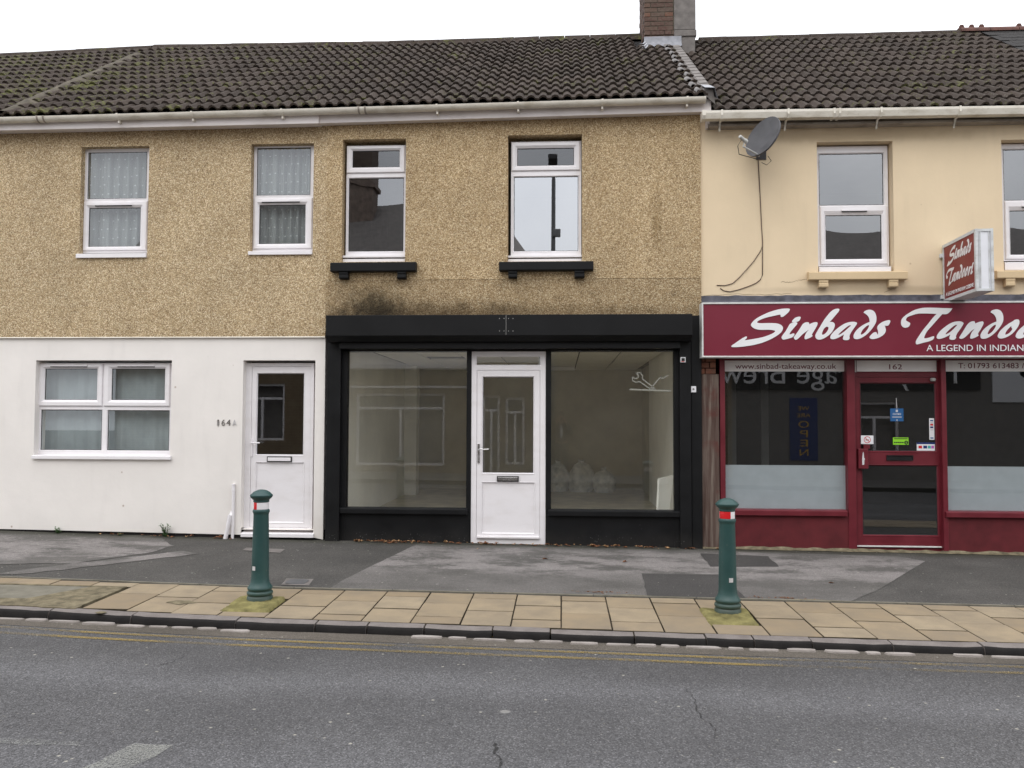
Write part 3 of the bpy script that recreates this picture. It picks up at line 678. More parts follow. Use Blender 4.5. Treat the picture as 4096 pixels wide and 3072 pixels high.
# kerb stones
kerb = strip('kerb', 'joint', XS, lambda x: [ky(x) + .15, ky(x) + .04, ky(x) + .04], lambda x, y: gz(x, y) - .03, kind='structure')
kj = [-40, -9, -7.4, -6.3, -5.1, -4.19, -3.45, -2.565, -1.922, -1.51, -1.06, -.527, -.081, .554, 1.087, 1.439, 1.864, 2.446, 3.096, 3.8, 4.6, 5.4, 6.3, 7.5, 9, 40]
for a, b in zip(kj, kj[1:]):
    h = RND.uniform(-.004, .004); L = []; e = .006; yo = RND.uniform(-.006, .006)
    n = max(2, int(min(3, b - a) / .12))
    for i in range(n + 1):
        x = a + e + (b - a - 2 * e) * i / n; y = ky(x) + yo + RND.uniform(-.004, .004); t = gz(x, y) + h + RND.uniform(-.002, .002)
        pull = .016 if i in (0, n) else 0.0
        L.append([(x, y + .125, t - .08), (x, y + .125, t - .001), (x, y + .045 + pull, t - .001 - pull * .2), (x, y + .016 + pull, t - .009), (x, y + .002 + pull, t - .028), (x, y - .006 + pull, t - .07), (x, y - .006 + pull, t - .16)])
    mb = MB(); mb.loops(L, 0, True, True, closed=True)
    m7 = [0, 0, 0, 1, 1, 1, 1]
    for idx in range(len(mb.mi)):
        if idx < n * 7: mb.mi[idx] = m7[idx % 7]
    mb.build('kerb_stone', ['kerb', 'kerb_face'], kerb, smooth=60)

# gutter channel with pale flat setts half buried in silt
gutter = strip('gutter_channel', 'silt', [x for x in XS if abs(x) < 21], lambda x: [ky(x) + .0, ky(x) - .06, ky(x) - .15, ky(x) - .19], lambda x, y: rz(x, y) + (.012 if y > ky(x) - .1 else .007 if y > ky(x) - .17 else .002), kind='structure')
x = -6.4
while x < 6.2:
    w = RND.uniform(.12, .30); skip = -2.45 < x < -1.3 or (2.3 < x < 3.6 and RND.random() < .5)
    if not skip and RND.random() < .97:
        n = 9; cx = x + w / 2; yc = ky(cx) - RND.uniform(.035, .055); dd = RND.uniform(.028, .044); mb = MB()
        base = [(cx + w / 2 * math.copysign(abs(math.cos(t)) ** .5, math.cos(t)) * RND.uniform(.85, 1), yc + dd * math.copysign(abs(math.sin(t)) ** .6, math.sin(t)) * RND.uniform(.7, 1.05)) for t in [2 * math.pi * (k + .5) / n for k in range(n)]]
        hh = RND.uniform(.012, .02)
        mb.loops([[(p[0], p[1], rz(*p) + .004) for p in base], [(cx + (p[0] - cx) * .93, yc + (p[1] - yc) * .85, rz(*p) + .006 + hh) for p in base]], 0, False, True)
        mb.build('sett', 'sett', gutter, smooth=30)
    x += w + RND.uniform(.008, .03)

# road markings
def road_strip(y, w, x0, x1, name, mat):
    xs = lerp(x0, x1, 60)
    L = [[(x, ky(x) + y, rz(x, ky(x) + y) + .004), (x, ky(x) + y - w, rz(x, ky(x) + y - w) + .004)] for x in xs]
    MB().loops(L, closed=False).build(name, mat, road)
road_strip(-.235, .055, -12, 12, 'yellow_line', 'yellow'); road_strip(-.395, .055, -12, 12, 'yellow_line', 'yellow')
sheet([(-6.4, -6.05), (-2.42, -6.10), (-2.36, -6.16), (-6.4, -6.24)], rz, .004, 'white_marking', 'white_road', road, 4, jag=.012)
sheet([(-2.13, -6.10), (-1.93, -6.10), (-2.05, -6.8), (-2.30, -6.8)], rz, .004, 'white_marking', 'white_road', road, 4, jag=.012)

MAT['crack'] = paint_marking('road crack', (.022, .021, .021), .42, .62, .7)
def crack(px, w, z0=(0, 0), s=2.16):
    rr_ = random.Random(len(px)); pts = [G(z0[0] + a / s, z0[1] + b_ / s, rz) for a, b_ in px]; q = []
    for a, b_ in zip(pts, pts[1:]):
        for k in range(5): p = a.lerp(b_, k / 5); q.append((p.x + rr_.uniform(-.012, .012), p.y + rr_.uniform(-.012, .012)))
    L = [[(x - w * rr_.uniform(.3, 1), y + .003, rz(x, y) + .0035), (x + w * rr_.uniform(.3, 1), y - .003, rz(x, y) + .0035)] for x, y in q]
    MB().loops(L, closed=False).build('road_crack', 'crack', road)
crack([(1510, 980), (1570, 1050), (1590, 1130), (1640, 1230), (1740, 1300), (1765, 1400), (1780, 1500), (1850, 1600), (1900, 1690)], .007, (2048, 2304))
crack([(1700, 1480), (1760, 1540), (1850, 1560), (1930, 1640)], .012, (2048, 2304)); crack([(2080, 1440), (2060, 1520), (2110, 1600), (2100, 1690)], .012, (1024, 2304))
crack([(1640, 645), (1560, 710), (1500, 740), (1430, 765), (1370, 780)], .006, (0, 2304))

# ------------------------------------------------------------------ buildings: helpers
XLW = -7.75
XL, XM, XR, XE = -7.12, X(1302, 1200), X(2805, 1100), 6.86   # party lines
PROF = [(0, 0), (.02, 0), (.042, .028), (.075, .039), (.108, .028), (.13, 0), (.17, 0), (.192, .028), (.225, .039), (.258, .028), (.28, 0), (.30, 0)]
def tile_mesh(mat, w=.30, j=0.0):
    T = .038; L = .40; mb = MB(); k = w / .30
    pr = [(a * k, b) for a, b in PROF]
    mb.loops([[(a, .16, b * .85 + T - .036) for a, b in pr], [(a, 0, b * .9 + T - .022) for a, b in pr], [(a, 0, b + T) for a, b in pr], [(a, L, b) for a, b in pr]], closed=False)
    me = bpy.data.meshes.new('tile'); me.from_pydata(mb.v, [], mb.f); me.materials.append(MAT[mat])
    me.polygons.foreach_set('use_smooth', [True] * len(mb.f)); me.set_sharp_from_angle(angle=math.radians(60))
    return me
GAUGE_Y0, RIDGE_Y = -.19, 3.7
def roof(parent, x0, x1, e0, e1, r0, r1, rows, mat, skip=None, ridge_mat='tile', name='roof', label=None):
    def S(x, t):                                            # point on the roof, t = 0 eave .. 1 ridge
        q = (x - x0) / (x1 - x0); a = e0 + (e1 - e0) * q; b = r0 + (r1 - r0) * q
        return Vector((x, GAUGE_Y0 + (RIDGE_Y - GAUGE_Y0) * t, a + (b - a) * t))
    mb = MB(); dn = Vector((0, 0, -.03))
    mb.quad(*(S(x, t) + dn for x, t in ((x0, 0), (x1, 0), (x1, 1), (x0, 1))))
    mb.quad(S(x0, 1) + dn, S(x1, 1) + dn, S(x1, 1) + Vector((0, 3.8, -2.6)), S(x0, 1) + Vector((0, 3.8, -2.6)))
    rf = mb.build(name, 'felt', parent)
    ncol = max(1, round((x1 - x0) / .30)); w = (x1 - x0) / ncol
    me = tile_mesh(mat, w)
    for c in range(ncol):
        for r in range(rows):
            xa = x0 + c * w; t = r / rows; t2 = (r + 1) / rows
            if skip and skip(xa + w / 2, t): continue
            o = S(xa, t); ex = (S(xa + w, t) - o).normalized(); ey = (S(xa, t2) - o).normalized(); ez = ex.cross(ey).normalized()
            m = Matrix((ex, ey, ez)).transposed()
            ob = bpy.data.objects.new('tile', me)
            link(ob, rf, o + ez * RND.uniform(0, .005) + ey * (RND.uniform(-.009, .009) - (.035 if RND.random() < .012 else 0)))
            ob.rotation_euler = (m @ Matrix.Rotation(RND.uniform(-.014, .014), 3, 'Z') @ Matrix.Rotation(RND.uniform(-.009, .009), 3, 'X')).to_euler()
    n = max(1, round((x1 - x0) / .45))                      # half round ridge tiles
    for k in range(n):
        xa, xb = x0 + (x1 - x0) * k / n + .004, x0 + (x1 - x0) * (k + 1) / n - .004
        if skip and skip((xa + xb) / 2, 1.0): continue
        za, zb = S(xa, 1).z - .055 + RND.uniform(-.004, .004), S(xb, 1).z - .055 + RND.uniform(-.004, .004)
        arc = [(RIDGE_Y + .13 * math.cos(t), .13 * math.sin(t)) for t in [math.pi * i / 10 for i in range(11)]]
        MB().loops([[(xa, y, za + z) for y, z in arc], [(xb, y, zb + z) for y, z in arc]], 0, True, True, closed=False).build('ridge_tile', ridge_mat, rf, smooth=60)
    mb = MB(); prof = [(RIDGE_Y - .17, -.10), (RIDGE_Y - .12, -.005), (RIDGE_Y - .10, -.05)]
    mb.loops([[(x, y + RND.uniform(-.01, .01), S(x, 1).z + z + RND.uniform(-.008, .008)) for y, z in prof] for x in lerp(x0, x1, int((x1 - x0) / .12))], closed=False)
    mb.build('ridge_mortar', 'tile_mossy', rf)
    return rf, S

def half_gutter(parent, x0, x1, z0, z1, y=-.205, r=.062, brackets=(), unions=(), mat='gutter_w', ends=(True, True)):
    A = [math.pi * (1 + k / 12) for k in range(13)]
    def ringp(rr): return [(y + rr * math.cos(a), rr * math.sin(a)) for a in A]
    prof = ringp(r) + ringp(r - .004)[::-1]
    g = MB().prism(prof, x0, x1, z0, z1).build('gutter', mat, parent, smooth=40)
    zz = lambda x: z0 + (z1 - z0) * (x - x0) / (x1 - x0)
    for bx in brackets:
        A2 = [math.pi * (.97 + 1.06 * k / 12) for k in range(13)]
        p2 = [(y + (r + .006) * math.cos(a), (r + .006) * math.sin(a)) for a in A2] + [(y + (r + .001) * math.cos(a), (r + .001) * math.sin(a)) for a in A2[::-1]]
        mb = MB().prism(p2, bx - .012, bx + .012, zz(bx), zz(bx)); mb.box(bx - .011, bx + .011, y - .01, y + .09, zz(bx) - r - .035, zz(bx) - r - .001)
        mb.build('bracket', mat, g)
    for bx in unions:
        p2 = [(y + (r + .009) * math.cos(a), (r + .009) * math.sin(a)) for a in A] + [(y + r * math.cos(a), r * math.sin(a)) for a in A[::-1]]
        mb = MB()
        for dx in (-.05, .03): MB().prism(p2, bx + dx, bx + dx + .022, zz(bx) + .003, zz(bx) + .003).build('joint_clip', 'fascia_g', g)
        p3 = [(y + (r + .004) * math.cos(a), (r + .004) * math.sin(a)) for a in A] + [(y + r * math.cos(a), r * math.sin(a)) for a in A[::-1]]
        mb.prism(p3, bx - .06, bx + .06, zz(bx), zz(bx)).build('union', mat, g)
    for i, xe in enumerate((x0, x1)):
        if ends[i]:
            MB().prism([(y + (r + .004) * math.cos(a), (r + .004) * math.sin(a)) for a in A], xe - .015, xe + .008, zz(xe), zz(xe)).build('end_cap', mat, g)
    return g

def pane(mb, r, y, bow=0.0, n=1):
    n = 14 if bow else 1
    mb.loops([[(r[0] + (r[1] - r[0]) * i / n, y - bow * (1 - (2 * i / n - 1) ** 2) * (1 - (2 * j / n - 1) ** 2), r[2] + (r[3] - r[2]) * j / n) for i in range(n + 1)] for j in range(n + 1)], closed=False)
    return mb
def grow(r, d): return (r[0] - d, r[1] + d, r[2] - d, r[3] + d)
def window(parent, y, fr, lights, sill=None, sill_y=-.03, vents=(), label=None, mat='upvc'):
    F = R(*fr, y); outs = []
    for L in lights:
        o = R(*L['out'], y) if 'out' in L else grow(R(*L['pane'], y), .014); outs.append(o)
    w = MB().wall(*F, y, y + .07, [o for o in outs]).build('window', mat, parent, bevel=.003, **({'label': label} if label else {}))
    for L, o in zip(lights, outs):
        p = R(*L['pane'], y)
        if 'out' in L:
            MB().ring(grow(o, -.002), p, [(0, y + .03), (0, y - .012), (.12, y - .02), (.62, y - .02), (.94, y + .0), (1, y + .004), (1, y + .03)]).build('sash', mat, w, bevel=.0015)
        else:
            MB().ring(grow(o, .001), p, [(0, y + .03), (0, y - .001), (.3, y - .003), (1, y + .012), (1, y + .03)]).build('bead', mat, w)
        MB().ring(p, grow(p, -.006), [(0, y + .02), (0, y + .012), (1, y + .014), (1, y + .02)]).build('gasket', 'seal', w)
        pane(MB(), grow(p, .004), y + .018, L.get('bow', 0)).build('pane', L['g'], w, smooth='all' if L.get('bow') else False)
    for v in vents:
        r = R(*v, y); MB().box(r[0], r[1], y - .032, y - .018, r[2], r[3]).box(r[0] + .01, r[1] - .01, y - .03, y - .017, r[2] - .006, r[2]).build('trickle_vent', mat, w, bevel=.002); MB().box(r[0] + .004, r[1] - .004, y - .030, y - .017, r[2] - .012, r[2] - .001).build('vent_slot', 'seal', w)  # dark strip paints the shadow line below each vent
    if sill:
        s = R(*sill, sill_y)
        MB().prism([(y + .01, s[3] + .008), (sill_y + .012, s[3]), (sill_y, s[3] - .006), (sill_y, s[2] + .004), (sill_y + .01, s[2]), (sill_y + .015, s[2] + .006), (y + .01, s[2] + .012)], s[0], s[1]).build('sill', mat, w, bevel=.0015)
    return w
def bracket_sill(parent, px, y, brs, mat, bev=.006, name='stone_sill'):
    s = R(*px, y)
    k = MB().prism([(.02, s[3] + .008), (y + .01, s[3]), (y, s[3] - .012), (y, s[2] + .006), (y + .012, s[2]), (.02, s[2])], s[0], s[1]).build(name, mat, parent, bevel=bev)
    for b in brs:
        q = R(*b, y * .8); h = q[3] - q[2]; zt = s[2]
        MB().prism([(.02, zt), (y * .82, zt), (y * .82, zt - h * .3), (y * .72, zt - h * .34), (y * .72, zt - h * .42), (y * .80, zt - h * .5), (y * .8, zt - h * .85), (y * .68, zt - h), (.02, zt - h)], q[0], q[1]).build('bracket', mat, k, bevel=.004)
    return k
def room(parent, x0, x1, y0, y1, z0, z1, mat, name='room'):
    mb = MB(); mb.quad((x0, y1, z0), (x1, y1, z0), (x1, y1, z1), (x0, y1, z1))
    mb.quad((x0, y0, z0), (x0, y1, z0), (x0, y1, z1), (x0, y0, z1)); mb.quad((x1, y0, z0), (x1, y0, z1), (x1, y1, z1), (x1, y1, z0))
    mb.quad((x0, y0, z1), (x0, y1, z1), (x1, y1, z1), (x1, y0, z1)); mb.quad((x0, y0, z0), (x1, y0, z0), (x1, y1, z0), (x0, y1, z0))
    return mb.build(name, mat, parent)

# ------------------------------------------------------------------ house 164A (left)
house = empty('terraced_house', (-5.0, 0, gz(-5, 0)), 'terraced house with tan pebbledash above, white rendered ground floor and white front door', 'house', 'terraced buildings in the row')
ZB = Z(650, 1351)
hA, hB = R(321, 586, 593, 1027), R(1002, 575, 1253, 1016)
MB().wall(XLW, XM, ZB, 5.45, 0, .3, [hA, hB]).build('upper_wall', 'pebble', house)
hC = R(139, 1441, 684, 1832, .02); hD = R(968, 1441, 1257, 2145, .02); hD = (hD[0], hD[1], -.05, hD[3])
ZW = .145
MB().wall(XLW, XM, ZW, ZB - .004, .02, .3, [(*hC[:2], hC[2], hC[3]), (hD[0], hD[1], ZW - .001, hD[3])]).build('lower_wall', 'white_render', house)
mb = MB()
for xa, xb, a, b in ((XLW, hD[0], .122, .078), (hD[1], XM, .055, .03)):
    mb.loops([[(x, .02, ZW), (x, .02, z), (x, .06, z), (x, .06, ZW)] for x, z in ((xa, a), (xb, b))], 0, True, True)
mb.build('lower_wall', 'white_render', house)
MB().box(XLW, hD[0], .045, .3, -.3, .16).build('plinth', 'plinth', house)
MB().box(hD[1] + .002, XM - .01, .045, .3, -.3, .16).build('plinth', 'plinth', house)
MB().prism([(-.006, ZB + .012), (-.012, ZB), (.019, ZB - .004), (.019, ZB + .012)], XLW, XM).build('render_stop', 'gutter_w', house)
room(house, XL + .1, XM - .05, .31, 3.4, 2.75, 5.2, 'room'); room(house, XL + .1, XM - .05, .31, 3.0, .05, 2.7, 'room')
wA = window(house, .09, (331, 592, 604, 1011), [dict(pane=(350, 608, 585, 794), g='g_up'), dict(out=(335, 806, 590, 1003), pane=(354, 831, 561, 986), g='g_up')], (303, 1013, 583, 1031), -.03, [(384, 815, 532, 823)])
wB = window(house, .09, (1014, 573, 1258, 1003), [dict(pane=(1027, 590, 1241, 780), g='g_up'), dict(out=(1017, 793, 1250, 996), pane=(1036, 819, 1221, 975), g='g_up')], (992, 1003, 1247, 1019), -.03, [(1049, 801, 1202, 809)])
wC = window(house, .115, (150, 1452, 690, 1822), [
    dict(out=(153, 1455, 412, 1625), pane=(179, 1475, 388, 1599), g='g_up'), dict(out=(418, 1455, 682, 1626), pane=(446, 1475, 659, 1600), g='g_up'),
    dict(pane=(162, 1640, 405, 1800), g='g_up'), dict(pane=(429, 1642, 675, 1802), g='g_up')], (125, 1823, 681, 1838), -.02, [(206, 1459, 354, 1466), (474, 1459, 623, 1466)])
# white door with one pane
def door(parent, y, fr, leaf, pn, panel, gl, mat='upvc', transom=None, lower_glass=None, label=None, sill_y=None):
    F = R(*fr, y); Lf = R(*leaf, y); holes = [Lf]
    if transom: holes.append(grow(R(*transom, y), .012))
    d = MB().wall(*F, y, y + .07, holes).build('door', mat, parent, bevel=.003, **({'label': label} if label else {}))
    p, q = R(*pn, y + .01), R(*panel, y + .01); Li = grow(Lf, -.003)
    lf = MB().wall(*Li, y + .006, y + .055, [grow(p, .016), grow(q, .016)]).build('leaf', mat, d, bevel=.003)
    for rct, has in ((p, gl), (q, lower_glass)):
        MB().ring(grow(rct, .017), rct, [(0, y + .04), (0, y + .003), (.25, y + .002), (1, y + .02), (1, y + .04)]).build('bead', mat, d)
        if has:
            MB().ring(rct, grow(rct, -.006), [(0, y + .03), (0, y + .02), (1, y + .022), (1, y + .03)]).build('gasket', 'seal', d)
            pane(MB(), grow(rct, .003), y + .026).build('pane', has, d)
        else: MB().box(rct[0] - .002, rct[1] + .002, y + .022, y + .04, rct[2] - .002, rct[3] + .002).build('panel', mat, d)
    if transom:
        t = R(*transom, y); MB().ring(grow(t, .013), t, [(0, y + .03), (0, y - .001), (1, y + .012), (1, y + .03)]).build('bead', mat, d)
        pane(MB(), grow(t, .003), y + .018).build('pane', gl, d)
    return d
YD = .12
dA = door(house, YD, (972, 1452, 1252, 2141), (1003, 1466, 1240, 2110), (1029, 1495, 1213, 1818), (1026, 1853, 1212, 2087), 'g_up')
ls = R(1068, 1826, 1167, 1848, YD - .005)
MB().box(*ls[:2], YD - .012, YD + .01, *ls[2:]).build('letterbox', 'dark', dA, bevel=.003); l2 = grow(ls, -.012); MB().box(*l2[:2], YD - .018, YD, *l2[2:]).build('letterbox_flap', 'upvc', dA, bevel=.003)
hp = R(1004, 1754, 1011, 1826, YD); MB().box(*hp[:2], YD - .012, YD + .01, *hp[2:]).build('handle_plate', 'upvc', dA, bevel=.003)
zl = Z(1010, 1770, YD); MB().tube([(hp[0] + .01, YD - .01, zl), (hp[0] + .01, YD - .05, zl), (hp[0] + .13, YD - .05, zl - .004)], .009).build('handle', 'upvc', dA, smooth=40)
sl = R(962, 2133, 1253, 2150, -.02); MB().prism([(.2, sl[3] + .02), (.0, sl[3]), (-.02, sl[3] - .008), (-.02, sl[2]), (.2, sl[2])], sl[0], sl[1]).build('threshold', 'upvc', dA, bevel=.003)
# roof, gutter, fascia
E0, E1, E2 = 5.36, 5.395, 5.45
rfA, SA = roof(house, XL, XM, E0, E1, 8.0, 7.965, 14, 'tile_mossy')
gl_ = lambda u, v: (X(u, v, -.27), Z(u, v, -.27))
half_gutter(house, XL - .1, XM - .01, Z(0, 468, -.27), Z(1295, 431, -.27), brackets=[X(u, 450, -.27) for u in (466, 764, 1124)], unions=[X(158, 470, -.27)], ends=(False, False))
fz0, fz1 = Z(0, 522, -.16), Z(1283, 493, -.16)
MB().prism([(-.16, .17), (-.16, 0), (0, .012), (0, .17)], XL - .1, XM - .07, fz0, fz1).build('fascia_board', 'fascia_w', house, bevel=.003)
# pale mortar fillet along the left party line
mb = MB(); L = []
for t in lerp(-.01, .84, 40):
    p = SA(XL, t) if t > 0 else SA(XL, 0); p = SA(XL, max(t, 0)); w = .19 + RND.uniform(-.06, .08)
    L.append([(XL - w + RND.uniform(-.02, .02), p.y, p.z + .01), (XL - .03, p.y, p.z + .085 + RND.uniform(-.01, .01)), (XL + .04, p.y, p.z + .08 + RND.uniform(-.01, .01)), (XL + w + RND.uniform(-.02, .02), p.y, p.z + .015)])
mb.loops(L, closed=False).build('mortar_fillet', 'mortar', rfA, smooth='all')

# ------------------------------------------------------------------ shop 164 (middle)
shop = empty('shop_building', ((XM + XR) / 2, 0, gz(-.6, 0)), 'empty shop with black painted front, roller shutter box and two pebbledash upper windows', 'shop', 'terraced buildings in the row')
hD_, hE_ = R(1369, 556, 1622, 1047), R(2031, 539, 2328, 1045)
ZS = Z(2050, 1116)
MB().wall(XM, XR, ZS, 5.48, 0, .3, [hD_, hE_]).build('upper_wall', 'pebble_shop', shop)
MB().wall(XM, XR, Z(2050, 1330), ZS, .004, .3).build('shopfront_band', 'pebble_low', shop)
room(shop, XM + .05, XR - .05, .31, 3.4, 2.85, 5.2, 'room')
wD = window(shop, .10, (1385, 582, 1624, 1029), [dict(out=(1387, 584, 1621, 693), pane=(1410, 602, 1598, 669), g='g_up'), dict(pane=(1394, 712, 1614, 1005), g='g_mid', bow=.002)])
wE = window(shop, .10, (2044, 566, 2325, 1029), [dict(out=(2046, 568, 2321, 684), pane=(2069, 592, 2296, 662), g='g_up'), dict(pane=(2056, 706, 2313, 1004), g='g_hi')])
for px, hole in (((1375, 1030, 1621, 1050), hD_), ((2036, 1030, 2325, 1050), hE_)):
    q = R(*px, .06)
    MB().box(hole[0] + .002, hole[1] - .002, .05, .12, q[2], Z(px[0], 1037, .06)).build('sub_sill', 'upvc', shop, bevel=.003)
    MB().box(hole[0] + .002, hole[1] - .002, .04, .1, Z(px[0], 1030, .04) - .002, Z(px[0], 1022, .04)).build('window_sill', 'upvc', shop, bevel=.003)
bracket_sill(shop, (1320, 1048, 1663, 1085), -.10, [(1355, 1085, 1392, 1113), (1588, 1085, 1623, 1114)], 'black')
bracket_sill(shop, (1996, 1045, 2374, 1081), -.10, [(2033, 1080, 2068, 1108), (2298, 1078, 2338, 1107)], 'black')
rfB, SB = roof(shop, XM, XR + .06, E1, E2, 7.965, 8.0, 14, 'tile', skip=lambda x, t: x > 1.28 and t > .72)
half_gutter(shop, XM - .01, XR + .02, Z(1295, 431, -.27), Z(2826, 384, -.27), brackets=[X(u, 410, -.27) for u in (1746, 2072, 2410, 2751)], unions=[X(1446, 435, -.27)], ends=(False, True))
fz0, fz1 = Z(1283, 493, -.13), Z(2835, 446, -.13)
MB().prism([(-.13, .16), (-.13, 0), (0, .012), (0, .16)], XM - .07, XR + .11, fz0, fz1).build('fascia_board', 'fascia_w', shop, bevel=.003)
# cement verge between the two roofs, built of short lengths, with dabs lapping the last tiles
L = []; ve = XR + .075
for k in range(16):
    t0, t1 = k / 16 * .735, (k + 1) / 16 * .735 - .004; p, q = SB(ve, t0), SB(ve, t1)
    mb = MB(); h = .075
    mb.loops([[(ve - .07, a.y, a.z + .035 + d), (ve - .05, a.y, a.z + h + d), (ve + .05, a.y, a.z + h + .005 + d), (ve + .075, a.y, a.z - .10)] for a, d in ((p, .004), (q, -.004))], 0, True, True, closed=False)
    mb.build('verge_strip', 'cement', rfB)
for k in range(11):
    t = k / 14 + .002; p = SB(ve - .13, t); q = SB(ve - .13, t + .05)
    mb = MB(); w = RND.uniform(.09, .15); n = 6
    mb.loops([[(ve - .06 - w * i / n, a.y, a.z + d + (.03 if i < 2 else .038 * math.sin(max(0, (i - 1)) / n * math.pi) + .012) * (1 if i < n else .3)) for i in range(n + 1)] for a, d in ((p, .035), (p, .05), (q, .022))], closed=False)
    mb.build('cement_dab', 'cement_pale', rfB, smooth='all')
p = SB(ve, 0)
MB().loops([[(ve - .06, p.y - .06, p.z + .09), (ve + .06, p.y - .06, p.z + .085), (ve + .10, p.y - .05, p.z - .05)], [(ve - .06, p.y + .25, p.z + .25), (ve + .06, p.y + .25, p.z + .24), (ve + .08, p.y + .25, p.z + .1)]], closed=False).build('lead_flap', 'lead', rfB)

# chimney at the party line
CY = 3.02; cx0, cx1 = X(2578, 160, CY), X(2783, 160, CY); cxm = X(2696, 80, CY); czb = Z(2660, 141, CY); cz0 = Z(2660, 200, CY) - .25
ch = MB().box(cx0 + .006, cxm, CY + .006, CY + .9, cz0, 10.1).box(cx0 + .03, cx1 - .01, CY + .03, CY + .9, cz0 - .1, 10.0).build('chimney', 'mortar', rfB)
CH = .0765
def brick(x0, x1, y0, y1, z, par, mat='brick'):
    MB().box(x0, x1, y0, y1, z, z + .066).build('brick', mat, par, bevel=.004)
for r in range(-1, 24):
    z = czb + CH * r + .006; out = .012 if r == 0 else 0
    cuts = [0, .215, .44] if r % 2 else [0, .105, .325, .44]
    top = cxm if r else cx1
    cs = [cx0 + c for c in cuts if cx0 + c < top - .05] + [top - .004]
    for a, b in zip(cs, cs[1:]): brick(a, b - .01, CY - out + RND.uniform(-.003, .003), CY + .09, z, ch)
    for k in range(4):
        y = CY + .1 + (.11 if r % 2 else 0) + k * .225
        if y + .2 < CY + .9: brick(cx0 - .001 - out + RND.uniform(-.003, .003), cx0 + .08, y, y + .213, z, ch)
    if r % 2: brick(cx0 - .001 - out, cx0 + .1, CY + .095, CY + .2, z, ch) if False else None
MB().box(cxm + .001, cx1, CY - .012, CY + .9, czb + .08, 10.1).build('rendered_flue', 'cement', ch, bevel=.01)
MB().box(cxm - .002, cx1 + .012, CY - .022, CY + .9, czb - .03, czb + .075).build('ledge', 'cement', ch, bevel=.012)
MB().box(cxm + .08, cx1 - .01, CY - .002, CY + .9, cz0 - .3, czb - .03).build('rendered_base', 'cement', ch, bevel=.008)
fl = (X(2576, 170, CY - .02), X(2726, 170, CY - .02)); zt, zb_ = Z(2650, 145, CY - .02), Z(2650, 192, CY - .02)
mb = MB(); n = 18
mb.loops([[(fl[0] + (fl[1] - fl[0]) * i / n, CY - .018 - (.004 * RND.random()) - (.16 if j == 3 else 0) - (.05 if j == 2 else 0), [zt, (zt + zb_) / 2, zb_, zb_ - .05 + .02 * math.sin(i * 1.5)][j]) for i in range(n + 1)] for j in range(4)], closed=False)
mb.build('lead_flashing', 'lead', ch, smooth='all')
for t in (.70, .745, .79):
    p = SB(cx0 - .04, t); MB().loops([[(cx0 - .17, p.y, p.z + .05), (cx0 - .1, p.y, p.z + .075), (cx0 - .03, p.y, p.z + .06), (cx0 + .01, p.y, p.z + .10)], [(cx0 - .15, p.y + .1, p.z + .09), (cx0 - .1, p.y + .1, p.z + .115), (cx0 - .03, p.y + .1, p.z + .12), (cx0 + .01, p.y + .1, p.z + .16)]], closed=False).build('lead_flashing', 'lead', ch)
# shop front
b = lambda u0, v0, u1, v1, y: R(u0, v0, u1, v1, y)
GF = -.30
zh = Z(2040, 1403, .06)
MB().box(X(1304, 1800, -.04), X(1359, 1800, -.04), -.04, .3, GF, Z(2040, 1330)).build('pilaster', 'black', shop, bevel=.006)
MB().box(X(1359, 1800, .03) + .003, X(1388, 1800, .05), .03, .13, GF, zh).build('post', 'black', shop, bevel=.004)
MB().box(X(1866, 1800, .05), X(1884, 1800, .05), .05, .14, GF, zh).build('post', 'black', shop, bevel=.004)
MB().box(X(2183, 1800, .05), X(2204, 1800, .05), .05, .14, GF, zh).build('post', 'black', shop, bevel=.004)
MB().box(X(2696, 1800, .05), X(2720, 1800, .05) - .003, .03, .13, GF, zh).build('post', 'black', shop, bevel=.004)
MB().box(X(2720, 1800, -.04), X(2766, 1800, -.04), -.04, .3, GF, Z(2040, 1330)).build('pilaster', 'black', shop, bevel=.006)
MB().box(X(2766, 1800, .0) + .003, XR - .002, 0.0, .3, GF, Z(2780, 1262)).build('pilaster', 'black', shop, bevel=.004)
MB().box(X(1359, 1800) + .003, X(2720, 1800) - .003, .055, .3, zh, Z(2040, 1320)).build('lintel', 'black', shop, bevel=.004)
ys = -.25
st, sf, sb = Z(2040, 1258, ys), Z(2040, 1341, ys), Z(2040, 1366, -.17)
MB().prism([(.0, st + .004), (ys + .004, st), (ys, st - .004), (ys, sf), (-.17, sb), (.0, sb)], X(1303, 1300, ys), X(2770, 1300, ys)).build('shutter_box', 'black', shop, bevel=.004)
MB().box(X(1359, 1400, -.1), X(2720, 1400, -.1), -.12, -.03, Z(2040, 1394, -.12), sb - .001).build('shutter_bar', 'black', shop, bevel=.004)
MB().box(X(2024, 1300, ys) - .001, X(2024, 1300, ys) + .002, ys - .002, ys, sf + .006, st - .006).build('shutter_seam', 'grey_plastic', shop)
for u in (1998, 2016, 2034, 2052):
    for v in (1274, 1324):
        p = P(u, v, ys); MB().box(p[0] - .004, p[0] + .004, ys - .003, ys, p[1] - .004, p[1] + .004).build('rivet', 'grey_plastic', shop)
